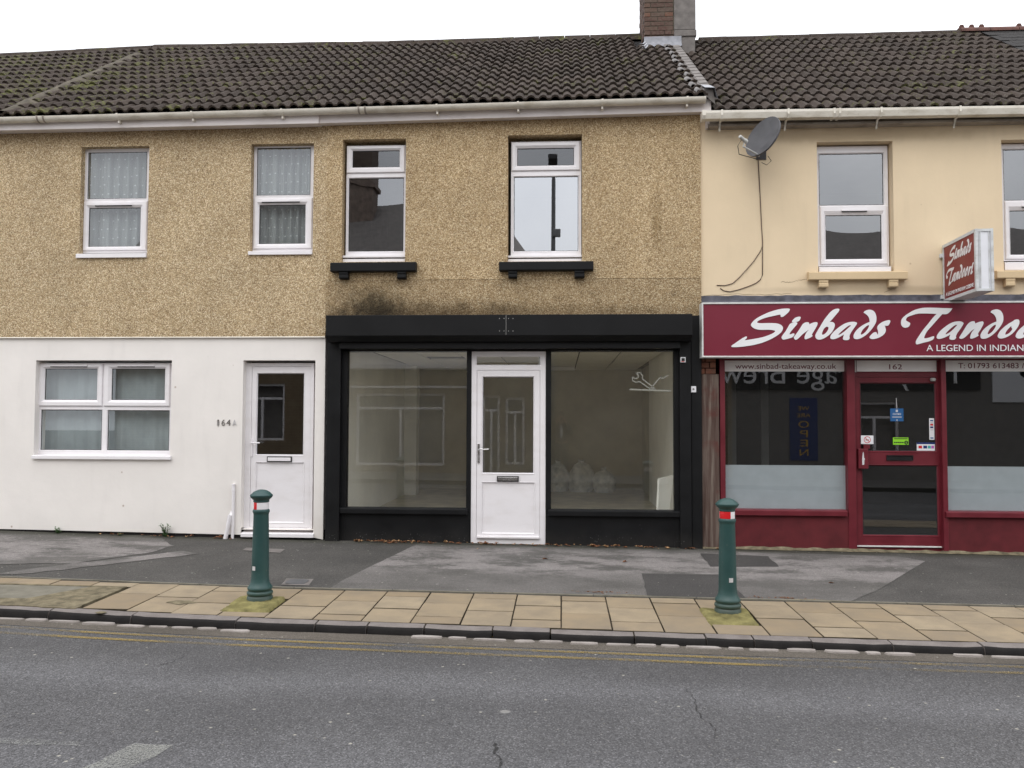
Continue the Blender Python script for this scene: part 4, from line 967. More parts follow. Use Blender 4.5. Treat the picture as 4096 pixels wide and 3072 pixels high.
for (u0, u1, v0, v1, vb, g0, g1) in ((1353, 1868, 2034, 2056, 2171, 1388, 1866), (2194, 2724, 2043, 2066, 2196, 2204, 2696)):
    s = b(u0, v0, u1, v1, -.02)
    MB().prism([(.11, s[3] + .006), (-.005, s[3]), (-.02, s[3] - .01), (-.02, s[2]), (.0, s[2]), (.11, s[2])], s[0], s[1]).build('shop_sill', 'black', shop, bevel=.004)
    MB().box(X(g0, 2100, .03) - .06, X(g1, 2100, .03) + .03, .035, .25, GF, s[2] + .004).build('stall_riser', 'black', shop, bevel=.003)
    gz0 = Z((u0 + u1) / 2, v0, .09)
    pr = (X(g0, 1700, .09), X(g1, 1700, .09), gz0, zh)
    sw = MB().ring(grow(pr, .012), pr, [(0, .11), (0, .08), (1, .085), (1, .11)]).build('shop_window', 'black', shop)
    pane(MB(), pr, .095).build('pane', 'g_shop', sw)
    MB().box(pr[0], pr[1], .083, .088, pr[2], pr[2] + .009).build('sealant', 'gutter_w', sw)
YS = .06
dS = door(shop, YS, (1885, 1406, 2182, 2176), (1906, 1480, 2160, 2152), (1932, 1509, 2133, 1891), (1931, 1933, 2135, 2131), 'g_shop', transom=(1907, 1427, 2160, 1459))
ls = R(1988, 1904, 2075, 1926, YS); MB().box(*ls[:2], YS - .012, YS + .02, *ls[2:]).build('letterbox', 'dark', dS, bevel=.003); l2 = grow(ls, -.011); MB().box(*l2[:2], YS - .018, YS, *l2[2:]).build('letterbox_flap', 'chrome', dS, bevel=.003)
hp = R(1910, 1774, 1919, 1852, YS); MB().box(*hp[:2], YS - .012, YS + .02, *hp[2:]).build('handle_plate', 'chrome', dS, bevel=.004)
zl = Z(1915, 1797, YS); MB().tube([(hp[0] + .013, YS - .01, zl - .01), (hp[0] + .013, YS - .055, zl - .01), (hp[0] + .04, YS - .06, zl + .008), (hp[0] + .08, YS - .06, zl), (hp[0] + .145, YS - .055, zl + .003)], .008).build('handle', 'chrome', dS, smooth=40)
q = R(1906, 2146, 2158, 2154, YS - .02); MB().box(*q[:2], YS - .03, YS + .01, *q[2:]).build('drip_bar', 'upvc', dS, bevel=.004)

# shop interior
IX0, IX1, IY1, IF, IC = XM + .12, XR - .22, 6.2, .16, 2.50
inn = MB()
inn.quad((IX0, .1, IF - .1), (IX0, 4.7, IF - .1), (IX0, 4.7, IC + .08), (IX0, .1, IC + .08)); inn.quad((IX1, .14, IF - .1), (IX1, .14, IC + .08), (IX1, 4.0, IC + .08), (IX1, 4.0, IF - .1))
inn.quad((IX1, 4.0, IF - .1), (IX1, 4.0, IC + .08), (IX1 + .1, 4.0, IC + .08), (IX1 + .1, 4.0, IF - .1))
inn.box(IX0, IX0 + .22, 4.7, 5.0, IF - .1, IC + .08)
inn.build('inner_wall', 'cream_in', shop)
iw2 = MB().quad((IX0 - .2, IY1, IF - .1), (IX1 + .6, IY1, IF - .1), (IX1 + .6, IY1, IC + .08), (IX0 - .2, IY1, IC + .08))
iw2.quad((IX0, 5.0, IF - .1), (IX0, IY1, IF - .1), (IX0, IY1, IC + .08), (IX0, 5.0, IC + .08)); iw2.quad((IX1 + .1, 4.0, IF - .1), (IX1 + .1, IY1, IF - .1), (IX1 + .1, IY1, IC + .08), (IX1 + .1, 4.0, IC + .08))
iw2.build('back_wall', 'olive_in', shop)
MB().quad((IX0, .14, IF), (IX1 + .3, .14, IF), (IX1 + .3, IY1, IF), (IX0, IY1, IF)).build('shop_floor', 'floor_in', shop)
cg = MB().quad((IX0, .14, IC + .03), (IX1 + .3, .14, IC + .03), (IX1 + .3, IY1, IC + .03), (IX0, IY1, IC + .03)).build('ceiling', 'grid_in', shop)
nx = 7
for i in range(nx):
    for j in range(10):
        xa = IX0 + .1 + i * .6; ya = .2 + j * .6
        if xa + .59 > IX1 + .3 or (i, j) == (1, 4): continue
        MB().box(xa + .012, xa + .588, ya + .012, min(IY1, ya + .588), IC + RND.uniform(-.002, .002), IC + .02).build('ceiling_tile', 'ceil_in', cg)
MB().box(IX1 - .035, IX1, .16, .30, IF, IC - .25).build('trunking', 'upvc', shop)
MB().box(IX1 - .06, IX1 - .0, .18, .42, 2.02, 2.14).build('alarm_box', 'upvc', shop, bevel=.006)
cl = MB().box(-.9, .25, 4.95, 5.2, IC - .07, IC - .004).build('light_fitting', 'white_card', shop, bevel=.01)
# bags of rubbish at the back of the empty shop
def bag(cx, cy, w, h, label, seed):
    rr_ = random.Random(seed); mb = MB(); n = 22; K = 13; ph = [rr_.uniform(0, 6) for _ in range(8)]
    for k in range(K):
        t = k / (K - 1); L = []
        rad = w / 2 * (max(.02, math.sin(math.pi * min(1, .22 + t * .78)) ** .6) if t < .86 else .16 + .25 * (t - .86) * 3)
        for i in range(n):
            a = 2 * math.pi * i / n
            r_ = rad * (1 + .09 * math.sin(3 * a + ph[0] + 3 * t) + .06 * math.sin(7 * a + ph[1] + 9 * t) + .05 * math.sin(11 * a + ph[2] - 14 * t) + rr_.uniform(-.02, .02))
            L.append((cx + r_ * math.cos(a), cy + r_ * .8 * math.sin(a), IF + h * t * (1 + .03 * math.sin(2 * a + ph[3]))))
        if k == 0: LL = [L]
        else: LL.append(L)
    mb.loops(LL, 0, True, True)
    return mb.build('rubbish_bag', 'bag', None, smooth=50, label=label, category='rubbish bag', group='rubbish bags inside the empty shop')
bag(-.06, 5.7, .42, .58, 'pale plastic rubbish bag inside the shop, partly hidden by the door frame', 1)
bag(.38, 5.65, .50, .60, 'largest pale rubbish bag, middle one behind the right shop pane', 2)
bag(.80, 5.55, .42, .46, 'smaller knotted rubbish bag nearest the pale side wall in the shop', 3)
# leaning board by the right hand pane
MB().loops([[(IX1 - .30, .42, IF), (IX1 - .16, .55, IF), (IX1 - .14, .53, IF), (IX1 - .28, .40, IF)], [(IX1 - .26, .52, IF + .62), (IX1 - .06, .66, IF + .66), (IX1 - .04, .64, IF + .66), (IX1 - .24, .50, IF + .62)]], 0, True, True).build(
    'leaning_board', 'cream_in', None, label='pale board leaning against the side wall inside the shop window', category='board')
# reflected spanner sign from across the street, painted as white lines on the glass
span_refl = empty('window_decal', (X(2600, 1550, .1), .1, Z(2600, 1550, .1)), 'white outline of a spanner and line on the right shop pane', 'decal')
def strips(pts, w=.014):
    L = [P(u, v, .10) for u, v in pts]; mb = MB()
    for (a, c), (d, e) in zip(L, L[1:]):
        q = math.hypot(d - a, e - c) or 1; nx_, nz_ = -(e - c) / q * w / 2, (d - a) / q * w / 2
        mb.box(0, 0, 0, 0, 0, 0) if False else mb.add([(a + nx_, .1015, c + nz_), (d + nx_, .1015, e + nz_), (d - nx_, .1015, e - nz_), (a - nx_, .1015, c - nz_), (a + nx_, .099, c + nz_), (d + nx_, .099, e + nz_), (d - nx_, .099, e - nz_), (a - nx_, .099, c - nz_)],
                                                      [(0, 1, 2, 3), (7, 6, 5, 4), (0, 4, 5, 1), (2, 6, 7, 3)])
    return mb
Zt = lambda pts: [(2048 + x / 2.16, 1200 + y / 2.16) for x, y in pts]
MAT['tape'] = M('dull white tape', (.36, .36, .34), .6, .05)
strips(Zt([(1070, 628), (1110, 630), (1128, 655), (1125, 680), (1240, 770), (1195, 768), (1098, 702), (1070, 712), (1042, 695), (1040, 662), (1062, 680), (1088, 672), (1092, 650), (1070, 628)])).build('outline', 'tape', span_refl)
strips(Zt([(1195, 768), (1280, 668), (1300, 680), (1350, 650)])).build('outline', 'tape', span_refl)
strips(Zt([(1015, 772), (1370, 785)]), .018).build('outline', 'tape', span_refl)

# ------------------------------------------------------------------ takeaway 162 (right)
rest = empty('restaurant_building', ((XR + XE) / 2, 0, gz(4, 0)), 'cream rendered takeaway building with dark red shopfront and large sign', 'restaurant', 'terraced buildings in the row')
YC = .03
hF = R(3270, 566, 3574, 1086, YC); hG = R(4010, 557, 4318, 1083, YC)
ZR_ = Z(3300, 1190, YC)
MB().wall(XR, XE, ZR_ - .6, 5.3, YC, .3, [hF, hG]).build('upper_wall', 'cream_render', rest)
room(rest, XR + .06, XE - .05, .31, 3.4, 2.85, 5.2, 'room')
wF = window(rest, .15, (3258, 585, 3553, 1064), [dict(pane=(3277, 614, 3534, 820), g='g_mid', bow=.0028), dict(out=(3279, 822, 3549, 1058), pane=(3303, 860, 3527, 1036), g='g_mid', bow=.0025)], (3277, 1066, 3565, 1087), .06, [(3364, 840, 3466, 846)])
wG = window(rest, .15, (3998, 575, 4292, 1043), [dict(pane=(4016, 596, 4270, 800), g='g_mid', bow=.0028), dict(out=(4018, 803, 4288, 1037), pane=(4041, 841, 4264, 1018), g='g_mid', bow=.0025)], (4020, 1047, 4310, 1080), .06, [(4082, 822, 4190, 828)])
bracket_sill(rest, (3236, 1085, 3632, 1118), -.06, [(3277, 1118, 3314, 1148), (3557, 1118, 3594, 1148)], 'stone_cream', .004)
bracket_sill(rest, (3989, 1080, 4400, 1112), -.06, [(4024, 1112, 4062, 1143), (4330, 1112, 4368, 1143)], 'stone_cream', .004)
rfC, SC = roof(rest, XR + .14, XE, 5.255, 5.235, 7.90, 7.92, 14, 'tile', skip=lambda x, t: x < 2.28 and t > .74)
# square section gutter
gx0, gx1 = X(2812, 455, -.27), XE + .1; gza, gzb = Z(2812, 442, -.27), Z(4096, 421, -.27) - .004
sq = [(-.14, 0), (-.14, -.075), (-.155, -.095), (-.25, -.095), (-.262, -.06), (-.272, -.03), (-.272, 0), (-.264, 0), (-.264, -.03), (-.245, -.088), (-.155, -.088), (-.148, -.07), (-.148, 0)]
g = MB().prism(sq, gx0, gx1, gza, gzb).build('gutter', 'gutter_w', rest, bevel=.002)
zz = lambda x: gza + (gzb - gza) * (x - gx0) / (gx1 - gx0)
MB().prism([(-.13, .004), (-.13, -.1), (-.25, -.1), (-.277, -.06), (-.277, .004)], gx0 - .01, gx0 + .035, gza, gza).build('end_cap', 'gutter_w', g, bevel=.004)
for u in (2888, 3154, 3526, 3842):
    bx = X(u, 455, -.27)
    mb = MB().prism([(-.10, -.2), (-.10, -.17), (-.15, -.104), (-.26, -.104), (-.281, -.06), (-.281, .006), (-.273, .006), (-.273, -.06), (-.25, -.097), (-.15, -.097), (-.13, -.1)], bx - .012, bx + .012, zz(bx), zz(bx))
    mb.build('bracket', 'gutter_w', g)
for u in (3338, 3360):
    bx = X(u, 455, -.27); MB().prism([(-.13, .0), (-.13, -.1), (-.25, -.102), (-.279, -.06), (-.279, .004)], bx - .012, bx + .012, zz(bx), zz(bx)).build('union', 'gutter_w', g)
fb0, fb1 = Z(2830, 508, -.1), Z(4096, 470, -.1)
xa = X(2833, 480, -.08)
MB().prism([(-.05, .14), (-.05, .045), (-.075, .04), (-.10, .03), (-.10, 0), (.03, .0), (.03, .14)], xa, XE + .1, Z(2833, 506, -.1), Z(2833, 506, -.1) + .0).build('fascia_board', 'fascia_g', rest, bevel=.003)
MB().box(xa - .02, xa + .02, -.06, .03, Z(2833, 506, -.1) - .0, Z(2833, 506, -.1) + .17).build('fascia_end', 'fascia_w', rest, bevel=.003)

# weathered post and brick pier between the two shops
PXa, PXb = X(2807, 1900, .04), X(2880, 1900, .04)
zp_t = Z(2840, 1497, .04)
MB().box(PXa, PXb - .004, .06, .3, GF, zp_t - .002).build('pier', 'mortar', rest)
MB().box(PXa + .004, PXb - .006, .035, .06, gz(2, 0) - .03, zp_t).build('timber_board', 'wood', rest, bevel=.005)
for r in range(4):
    z = zp_t + .005 + r * .075
    if r % 2: brick(PXa, PXa + .10, .05, .2, z, rest, 'brick2'); brick(PXa + .11, PXb - .04, .05, .2, z, rest, 'brick2')
    else: brick(PXa, PXa + .045, .05, .2, z, rest, 'brick2'); brick(PXa + .055, PXb - .04, .05, .2, z, rest, 'brick2')
# shopfront
YG = .14
zt_ = Z(3400, 1430, .05)
def rb(u0, u1, y0, y1, z0, z1, nm, mt='red', bev=.005, yy=None):
    yy = y0 if yy is None else yy
    return MB().box(X(u0, 1800, yy), X(u1, 1800, yy), y0, y1, z0, z1).build(nm, mt, rest, bevel=bev)
zs1, zs2 = Z(3150, 2040, .02), Z(3150, 2063, .02)
rb(2881, 2902, .05, .2, GF, zt_, 'post'); rb(3391, 3424, .05, .2, GF, zt_, 'post', bev=.006); rb(3770, 3790, .05, .2, GF, zt_, 'post', bev=.006)
MB().box(X(2881, 1430, .07), XE, .07, .3, Z(3300, 1441, .07), zt_ + .3).build('head_rail', 'red', rest)
MB().box(X(2881, 1430, .2), XE, .2, .3, 2.2, 3.0).build('lintel', 'room_dark', rest)
for (u0, u1, g0, g1) in ((2902, 3391, 2900, 3394), (3790, 4500, 3787, 4490)):
    xa, xb = X(u0, 1900, .09), X(u1, 1900, .09)
    sx = (X(u0, 2050, .0), X(u1 + (0 if u1 < 3500 else 0), 2050, .0))
    MB().prism([(.2, zs1 + .004), (.03, zs1), (.015, zs1 - .01), (.015, zs2), (.2, zs2)], sx[0] - .005, sx[1] + .005).build('shop_sill', 'red', rest, bevel=.004)
    MB().box(xa - .02, xb + .02, .06, .3, GF, zs2 + .004).build('stall_riser', 'red_wall', rest)
    zg0, zg1 = zs1, Z(3150, 1441, YG)
    sw = MB().ring((xa - .01, xb + .01, zg0 - .01, zg1 + .01), (xa, xb, zg0, zg1), [(0, YG + .03), (0, YG - .015), (1, YG - .01), (1, YG + .03)]).build('shop_window', 'red', rest)
    pane(MB(), (xa, xb, zg0, zg1), YG).build('pane', 'g_dark', sw)
    zf = Z(3150, 1861, YG); MB().box(xa, xb, YG + .006, YG + .008, zg0, zf).build('frosted_film', 'film', sw)
    zf = Z(3150, 1486, YG); MB().box(xa, xb, YG - .006, YG - .003, zf, zg1).build('film_band', 'band_film', sw)
yt = YG - .0075
def ptext(nm, s, u0, u1, vb, vc, y, mat, par, **k): return text(nm, s, mat, par, X(u0, vb, y), X(u1, vb, y), Z((u0 + u1) / 2, vb, y), Z(u0, vc, y) - Z(u0, vb, y), y, **k)
ptext('lettering', 'www.sinbad-takeaway.co.uk', 2941, 3345, 1475, 1453, yt, 'text_red', rest)
ptext('lettering', 'T: 01793 613483 /', 3833, 4097, 1473, 1451, yt, 'text_red', rest)
# red door
YR = .12
dR = door(rest, YR, (3424, 1436, 3770, 2204), (3428, 1508, 3768, 2190), (3444, 1534, 3741, 1804), (3452, 1864, 3750, 2140), 'g_dark', 'red', lower_glass='g_dark', transom=(3428, 1442, 3746, 1486))
t = R(3428, 1442, 3746, 1486, YR); MB().box(t[0], t[1], YR + .003, YR + .006, t[2], t[3]).build('number_panel', 'band_film', dR)
ptext('lettering', '162', 3557, 3608, 1477, 1456, YR + .0015, 'text_red', dR)
l = R(3546, 1821, 3652, 1842, YR); MB().ring(l, grow(l, -.012), [(0, YR + .02), (0, YR - .008), (.6, YR - .008), (1, YR + .002), (1, YR + .02)]).box(l[0] + .01, l[1] - .01, YR + .0, YR + .01, l[2] + .01, l[3] - .01).build('letterbox', 'dark', dR)
l = R(3433, 1795, 3473, 1875, YR - .04); lb = MB().box(l[0], l[1], YR - .05, YR + .01, l[2], l[3]).build('lock_guard', 'red', dR, bevel=.006)
cxl = (l[0] + l[1]) / 2 - .005; czl = (l[2] + l[3]) / 2
MB().loops([[(cxl - .012, y, czl - .075), (cxl + .012, y, czl - .07), (cxl + .014, y, czl - .02), (cxl + .022, y, czl), (cxl + .012, y, czl + .01), (cxl + .006, y, czl + .085), (cxl - .004, y, czl + .07), (cxl - .012, y, czl)] for y in (YR - .05, YR - .052)], 0, True, True).build('paint_chip', 'label_w', lb)
l = R(3455, 1778, 3480, 1795, YR - .02); MB().box(*l[:2], YR - .02, YR + .01, *l[2:]).build('latch_block', 'red', dR, bevel=.003)
l = R(3428, 2184, 3768, 2189, YR - .02); MB().box(*l[:2], YR - .025, YR + .01, *l[2:]).build('threshold_strip', 'alu', dR, bevel=.002)
for u in (3420, 3764):
    l = R(u, 1438, u + 5, 1488, YR - .01); MB().box(*l[:2], YR - .012, YR, *l[2:]).build('transom_clip', 'alu', dR)
p = P(3730, 1516, YR); MB().lathe([(.0, -.03), (.03, -.025), (.036, 0), (.02, .012), (0, .014)], 12, (p[0], YR - .01, p[1])).build('door_closer', 'grey_plastic', dR, smooth=40)
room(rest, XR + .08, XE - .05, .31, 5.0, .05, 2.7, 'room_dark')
MB().box(X(3045, 1700, 1.5), X(3075, 1700, 1.5), 1.5, 1.53, .1, 2.2).build('inner_post', 'room', rest)
MB().box(X(2912, 1700, 1.2), X(2945, 1700, 1.2), 1.2, 1.23, .1, 2.2).build('inner_post', 'room', rest)
mb = MB(); L = []
for x in lerp(PXa, XE, 70):
    q = RND.uniform(0, .02); L.append([(x, .058, gz(x, 0) + .02 + q), (x, .03, gz(x, 0) + .016), (x, -.005 - q * 1.5, gz(x, 0) + .006)])
mb.loops(L, closed=False).build('mossy_foot', 'strip_moss', rest)
# lead flashing over the sign
YF = -.165
mb = MB(); L = []
for x in lerp(X(2807, 1200, -.1), XE, 60):
    z0 = Z(2900, 1209, YF); j = RND.uniform(-.006, .006)
    zf_ = Z(2900, 1181, YC) + j; L.append([(x, YF + .004, z0 - .005), (x, YF + .010, z0 + .012), (x, YC - .02, z0 + .03), (x, YC - .008, z0 + .04 + j), (x, YC - .008 - abs(j), zf_ - .01), (x, YC + .01, zf_)])
mb.loops(L, closed=False).build('lead_flashing', 'lead_dark', rest)
for k in range(1, 5):
    x = X(2807, 1200, -.1) + k * 1.0
    MB().box(x, x + .006, YC - .012, YC - .006, Z(2900, 1209, YF) + .03, Z(2900, 1183, YC)).build('flashing_lap', 'lead_dark', rest)

MAT['hair_crack'] = M('hairline crack', (.22, .16, .10), .9)
def wall_crack(pts, w=.0035):
    q = []
    for (a, b_), (c, d) in zip(pts, pts[1:]):
        for k in range(6): q.append((a + (c - a) * k / 6 + RND.uniform(-2.2, 2.2), b_ + (d - b_) * k / 6 + RND.uniform(-2.2, 2.2)))
    L = [[(X(u, v, YC), YC - .0012, Z(u, v, YC) - w * RND.uniform(.4, 1)), (X(u, v, YC), YC - .0012, Z(u, v, YC) + w * RND.uniform(.4, 1))] for u, v in q]
    MB().loops(L, closed=False).build('hairline_crack', 'hair_crack', rest)
wall_crack([(3125, 1128), (3160, 1130), (3195, 1121), (3234, 1118)]); wall_crack([(3575, 1150), (3555, 1162), (3530, 1170)]); wall_crack([(2812, 1183), (2930, 1176), (3060, 1178), (3190, 1173)], .003)

# ------------------------------------------------------------------ neighbours beyond both ends
nb = empty('terraced_house', (-9.5, 0, .1), 'next house beyond the pale mortar line, showing only a mossy tiled roof', 'house', 'terraced buildings in the row')
MB().wall(-12.2, XLW - .01, -.3, 5.4, .0, .3).build('front_wall', 'white_render', nb)
roof(nb, -12.2, XL - .02, 5.33, 5.345, 7.84, 7.99, 14, 'tile_mossy')
half_gutter(nb, -12.2, XL - .11, Z(0, 468, -.27) - .04, Z(0, 468, -.27), ends=(True, False))
MB().prism([(-.16, .17), (-.16, 0), (0, .012), (0, .17)], -12.2, XL - .11, Z(0, 522, -.16), Z(0, 522, -.16)).build('fascia_board', 'fascia_w', nb)
nr = empty('terraced_house', (9.2, 0, 0), 'last house beyond the takeaway with grey slate roof and red crested ridge tiles', 'house', 'terraced buildings in the row')
MB().wall(XE + .01, 11.5, -.3, 5.2, .03, .3).build('front_wall', 'cream_render', nr)
mb = MB(); e = Vector((XE + .01, -.19, 5.2)); rdg = Vector((XE + .01, 3.7, 7.98)); dx = Vector((4.6, 0, 0))
mb.quad(e, e + dx, rdg + dx, rdg); mb.quad(rdg, rdg + dx, rdg + dx + Vector((0, 3.8, -2.7)), rdg + Vector((0, 3.8, -2.7)))
sr = mb.build('roof', 'felt', nr)
sd_ = (rdg - e).normalized(); sn_ = Vector((1, 0, 0)).cross(sd_).normalized(); LEN = (rdg - e).length
me = MB().box(0, .245, 0, .40, .0, .007); sm = bpy.data.meshes.new('slate'); sm.from_pydata(me.v, [], me.f); sm.materials.append(MAT['slate'])
for r in range(22):
    for c in range(10):
        if r < 4: continue
        x = c * .25 + (.125 if r % 2 else 0)
        o = bpy.data.objects.new('slate', sm); pos = e + Vector((x, 0, 0)) + sd_ * (r * LEN / 22) + sn_ * (.012 + RND.uniform(0, .003))
        link(o, sr, pos); m = Matrix((Vector((1, 0, 0)), sd_, sn_)).transposed()
        o.rotation_euler = (m @ Matrix.Rotation(-.018, 3, 'X')).to_euler()
x = XE - .30
RZ = 7.99
for k in range(6):
    xa = x + k * .46; c = MB()
    arc = [(3.7 + .15 * math.cos(t), .11 * math.sin(t)) for t in [math.pi * i / 8 for i in range(9)]]
    c.loops([[(xa, y, RZ - .07 + z) for y, z in arc], [(xa + .45, y, RZ - .07 + z) for y, z in arc]], 0, True, True, closed=False)
    if k % 2 == 0:
        top = [(0, .0), (.015, .05), (.035, .13), (.06, .13), (.075, .075)]
        out = [(xa + .0, 0), (xa + .02, .06), (xa + .045, .135), (xa + .075, .14)]
        for i in range(3):
            cx = xa + .06 + i * .16
            pts = [(cx - .05, 0), (cx - .035, .06), (cx - .022, .08), (cx + .022, .08), (cx + .035, .06), (cx + .05, 0)]
            c.loops([[(a, 3.685, RZ + .02 + bz) for a, bz in pts], [(a, 3.715, RZ + .02 + bz) for a, bz in pts]], 0, True, True)
        for i in range(2):
            cx = xa + .06 + i * .16
            c.box(cx + .03, cx + .13, 3.686, 3.714, RZ, RZ + .04)
        c.box(xa, xa + .44, 3.68, 3.72, RZ, RZ + .035)
    c.build('crested_ridge_tile' if k % 2 == 0 else 'ridge_tile', 'terracotta', sr)

# ------------------------------------------------------------------ shop signs
fx0, fx1, fz0, fz1 = X(2807, 1320, YF), XE - .05, Z(2900, 1430, YF), Z(2900, 1210, YF)
sg = empty('shop_sign', ((fx0 + fx1) / 2, YF, fz0), 'long dark red fascia sign with large white script lettering above the takeaway', 'sign')
MB().box(fx0 + .012, fx1 - .012, YF + .004, YC - .002, fz0 + .012, fz1 - .012).build('sign_board', 'sign_red', sg)
MB().ring((fx0, fx1, fz0, fz1), (fx0 + .02, fx1 - .02, fz0 + .02, fz1 - .02), [(0, YC - .004), (0, YF - .004), (.15, YF - .008), (.85, YF - .008), (1, YF - .002), (1, YF + .006)]).build('sign_frame', 'alu', sg)
yl = YF - .0005
for loops in WORD1 + WORD2:
    us = [p[0] for l in loops for p in l]; vs2 = [p[1] for l in loops for p in l]; uc, vc = (min(us) + max(us)) / 2, (min(vs2) + max(vs2)) / 2
    cx, cz = P(uc, vc, yl)
    if cx > fx1 - .25: continue
    me = letter(loops, lambda u, v, *_: (X(u, v, yl) - cx, Z(u, v, yl) - cz), .005, 'letter', 'sign_white', sg)
    o = bpy.data.objects.new('letter', me); link(o, sg, (cx, yl, cz)); o.rotation_euler = (math.pi / 2, 0, 0)
ptext('tagline', 'A LEGEND IN INDIAN', 3706, 4094, 1404, 1377.5, YF - .002, 'sign_white', sg)
ptext('tagline', 'CUISINE', 4112, 4270, 1404, 1377.5, YF - .002, 'sign_white', sg)

# box sign sticking out from the wall
yb0, yb1 = YC - .03, -.90
bx0 = X(3904, 1040, yb1) + .05; bx1 = X(3975, 1040, yb1) + .05; bz0, bz1 = Z(3905, 1164, yb1), Z(3900, 914, yb1)
pj = empty('projecting_sign', ((bx0 + bx1) / 2, yb0, bz0), 'white edged box sign with red script faces sticking out from the cream wall', 'sign')
pj.rotation_euler = (0, 0, math.radians(-3.2))
MB().box(bx0 + .012, bx1 - .012, yb1 + .012, yb0, bz0 + .01, bz1 - .01).build('light_box', 'acrylic', pj)
e = .035
MB().loops([[(bx0 + dx, y, z) for (y, z) in ((yb0 - q, bz0 + q), (yb1 + q, bz0 + q), (yb1 + q, bz1 - q), (yb0 - q, bz1 - q))] for dx, q in ((.03, 0), (.0, 0), (.0, e), (.008, e))]).build('face_frame', 'alu_dirty', pj)
MB().loops([[(bx1 - dx, y, z) for (y, z) in ((yb0 - q, bz0 + q), (yb1 + q, bz0 + q), (yb1 + q, bz1 - q), (yb0 - q, bz1 - q))] for dx, q in ((.03, 0), (.0, 0), (.0, e), (.008, e))]).build('face_frame', 'alu_dirty', pj)
for za, zb2 in ((bz1 - .03, bz1 - .002), (bz0 + .002, bz0 + .03)): MB().box(bx0 + .002, bx1 - .002, yb1 + .002, yb0, za, zb2).build('edge_trim', 'alu_dirty', pj)
for xx in (bx0 + .035, bx0 + .05, bx1 - .05): MB().box(xx, xx + .008, yb1 + .003, yb1 + .014, bz0 + .03, bz1 - .03).build('edge_rib', 'alu_dirty', pj)
MB().box(bx0 + .006, bx0 + .012, yb1 + e, yb0 - e, bz0 + e, bz1 - e).build('sign_face', 'sign_red2', pj)
MB().box(bx1 - .012, bx1 - .006, yb1 + e, yb0 - e, bz0 + e, bz1 - e).build('sign_face', 'sign_red2', pj)
def side_word(word, s0, s1, ft, fb):                          # fractions of the left face, wall side first, top down
    us = [p[0] for w in word for l in w for p in l]; vv = [p[1] for w in word for l in w for p in l]
    u0, u1, v0, v1 = min(us), max(us), min(vv), max(vv); W, H = yb0 - yb1, bz1 - bz0
    for loops in word:
        uu = [p[0] for l in loops for p in l]; qq = [p[1] for l in loops for p in l]
        f = lambda u, v, *_: ((s0 + (u - u0) / (u1 - u0) * (s1 - s0)) * W, (ft + (v - v0) / (v1 - v0) * (fb - ft)) * H)
        cu_, cv_ = f((min(uu) + max(uu)) / 2, (min(qq) + max(qq)) / 2)
        me = letter(loops, lambda u, v, *_: (f(u, v)[0] - cu_, -(f(u, v)[1] - cv_)), .004, 'letter', 'sign_white', pj)
        o = bpy.data.objects.new('letter', me); link(o, pj, (bx0 + .005, yb0 - cu_, bz1 - cv_))
        o.rotation_euler = (math.pi / 2, 0, -math.pi / 2)
side_word(WORD1, .13, .88, .095, .40); side_word(WORD2, .10, .93, .455, .745)
t = text('tagline', 'A LEGEND IN INDIAN CUISINE', 'sign_white', pj, 0, (yb0 - yb1) * .84, bz1 - (bz1 - bz0) * .915, .045, 0)
t.rotation_euler = (0, 0, -math.pi / 2); t.location = Vector((bx0 + .004, (yb0 + yb1) / 2, bz1 - (bz1 - bz0) * .91)) - wloc(pj)
for z in (bz0 + .04, bz0 + .54): MB().box(bx0 - .03, bx0 + .05, yb0 - .02, YC, z, z + .05).build('wall_bracket', 'alu_dirty', pj, bevel=.004)

# ------------------------------------------------------------------ satellite dish and its cable
dc = Vector((X(3050, 545, -.36), -.36, Z(3050, 545, -.36)))
nrm = Vector((-.74, -.56, .36)).normalized(); up = Vector((.30, 0, 1)); up = (up - nrm * up.dot(nrm)).normalized(); sdv = up.cross(nrm).normalized()
sdish = empty('satellite_dish', dc, 'dark grey satellite dish under the gutter on the cream wall', 'satellite dish')
def dp(a, r, d): return dc + sdv * (math.cos(a) * r * .235) + up * (math.sin(a) * r * .262) + nrm * d
L = []
for r, d in [(0.02, -.045), (.25, -.042), (.5, -.034), (.75, -.019), (.92, -.005), (1, .002), (1.01, -.004), (1.0, -.022), (.92, -.03), (.5, -.055), (.02, -.065)]:
    L.append([dp(2 * math.pi * k / 40, r, d) for k in range(40)])
MB().loops(L, 0, True, True).build('reflector', 'dish', sdish, smooth=60)
foot = dp(-math.pi / 2 + .12, .93, -.02); lnb = dc + nrm * .21 - up * .19
knee = lnb - up * .07
MB().tube([foot - nrm * .03, foot + nrm * .03, knee, lnb - up * .01], .011, 8).build('arm', 'grey_plastic', sdish, smooth=40)
MB().tube([lnb - nrm * .02, lnb + nrm * .01, lnb + nrm * .02, lnb + nrm * .10, lnb + nrm * .105], [.027, .027, .021, .021, .016], 12).build('lnb', 'grey_plastic', sdish, smooth=40)
bk = dc - nrm * .06
MB().tube([bk, bk - nrm * .06, (bk.x + .02, -.12, bk.z - .04), (bk.x + .03, YC, bk.z - .04)], .017, 10).build('wall_mount', 'dish_back', sdish, smooth=40)
MB().box(bk.x - .03, bk.x + .09, YC - .012, YC, bk.z - .14, bk.z + .06).build('wall_plate', 'dish_back', sdish)
f2 = lnb + nrm * .06 - up * .02
MB().tube([f2, f2 - up * .09 + nrm * .015, f2 - up * .16 - nrm * .05, foot - up * .05 - nrm * .0, foot - up * .02 - nrm * .06], .005, 6).build('lead_wire', 'dark', sdish, smooth='all')
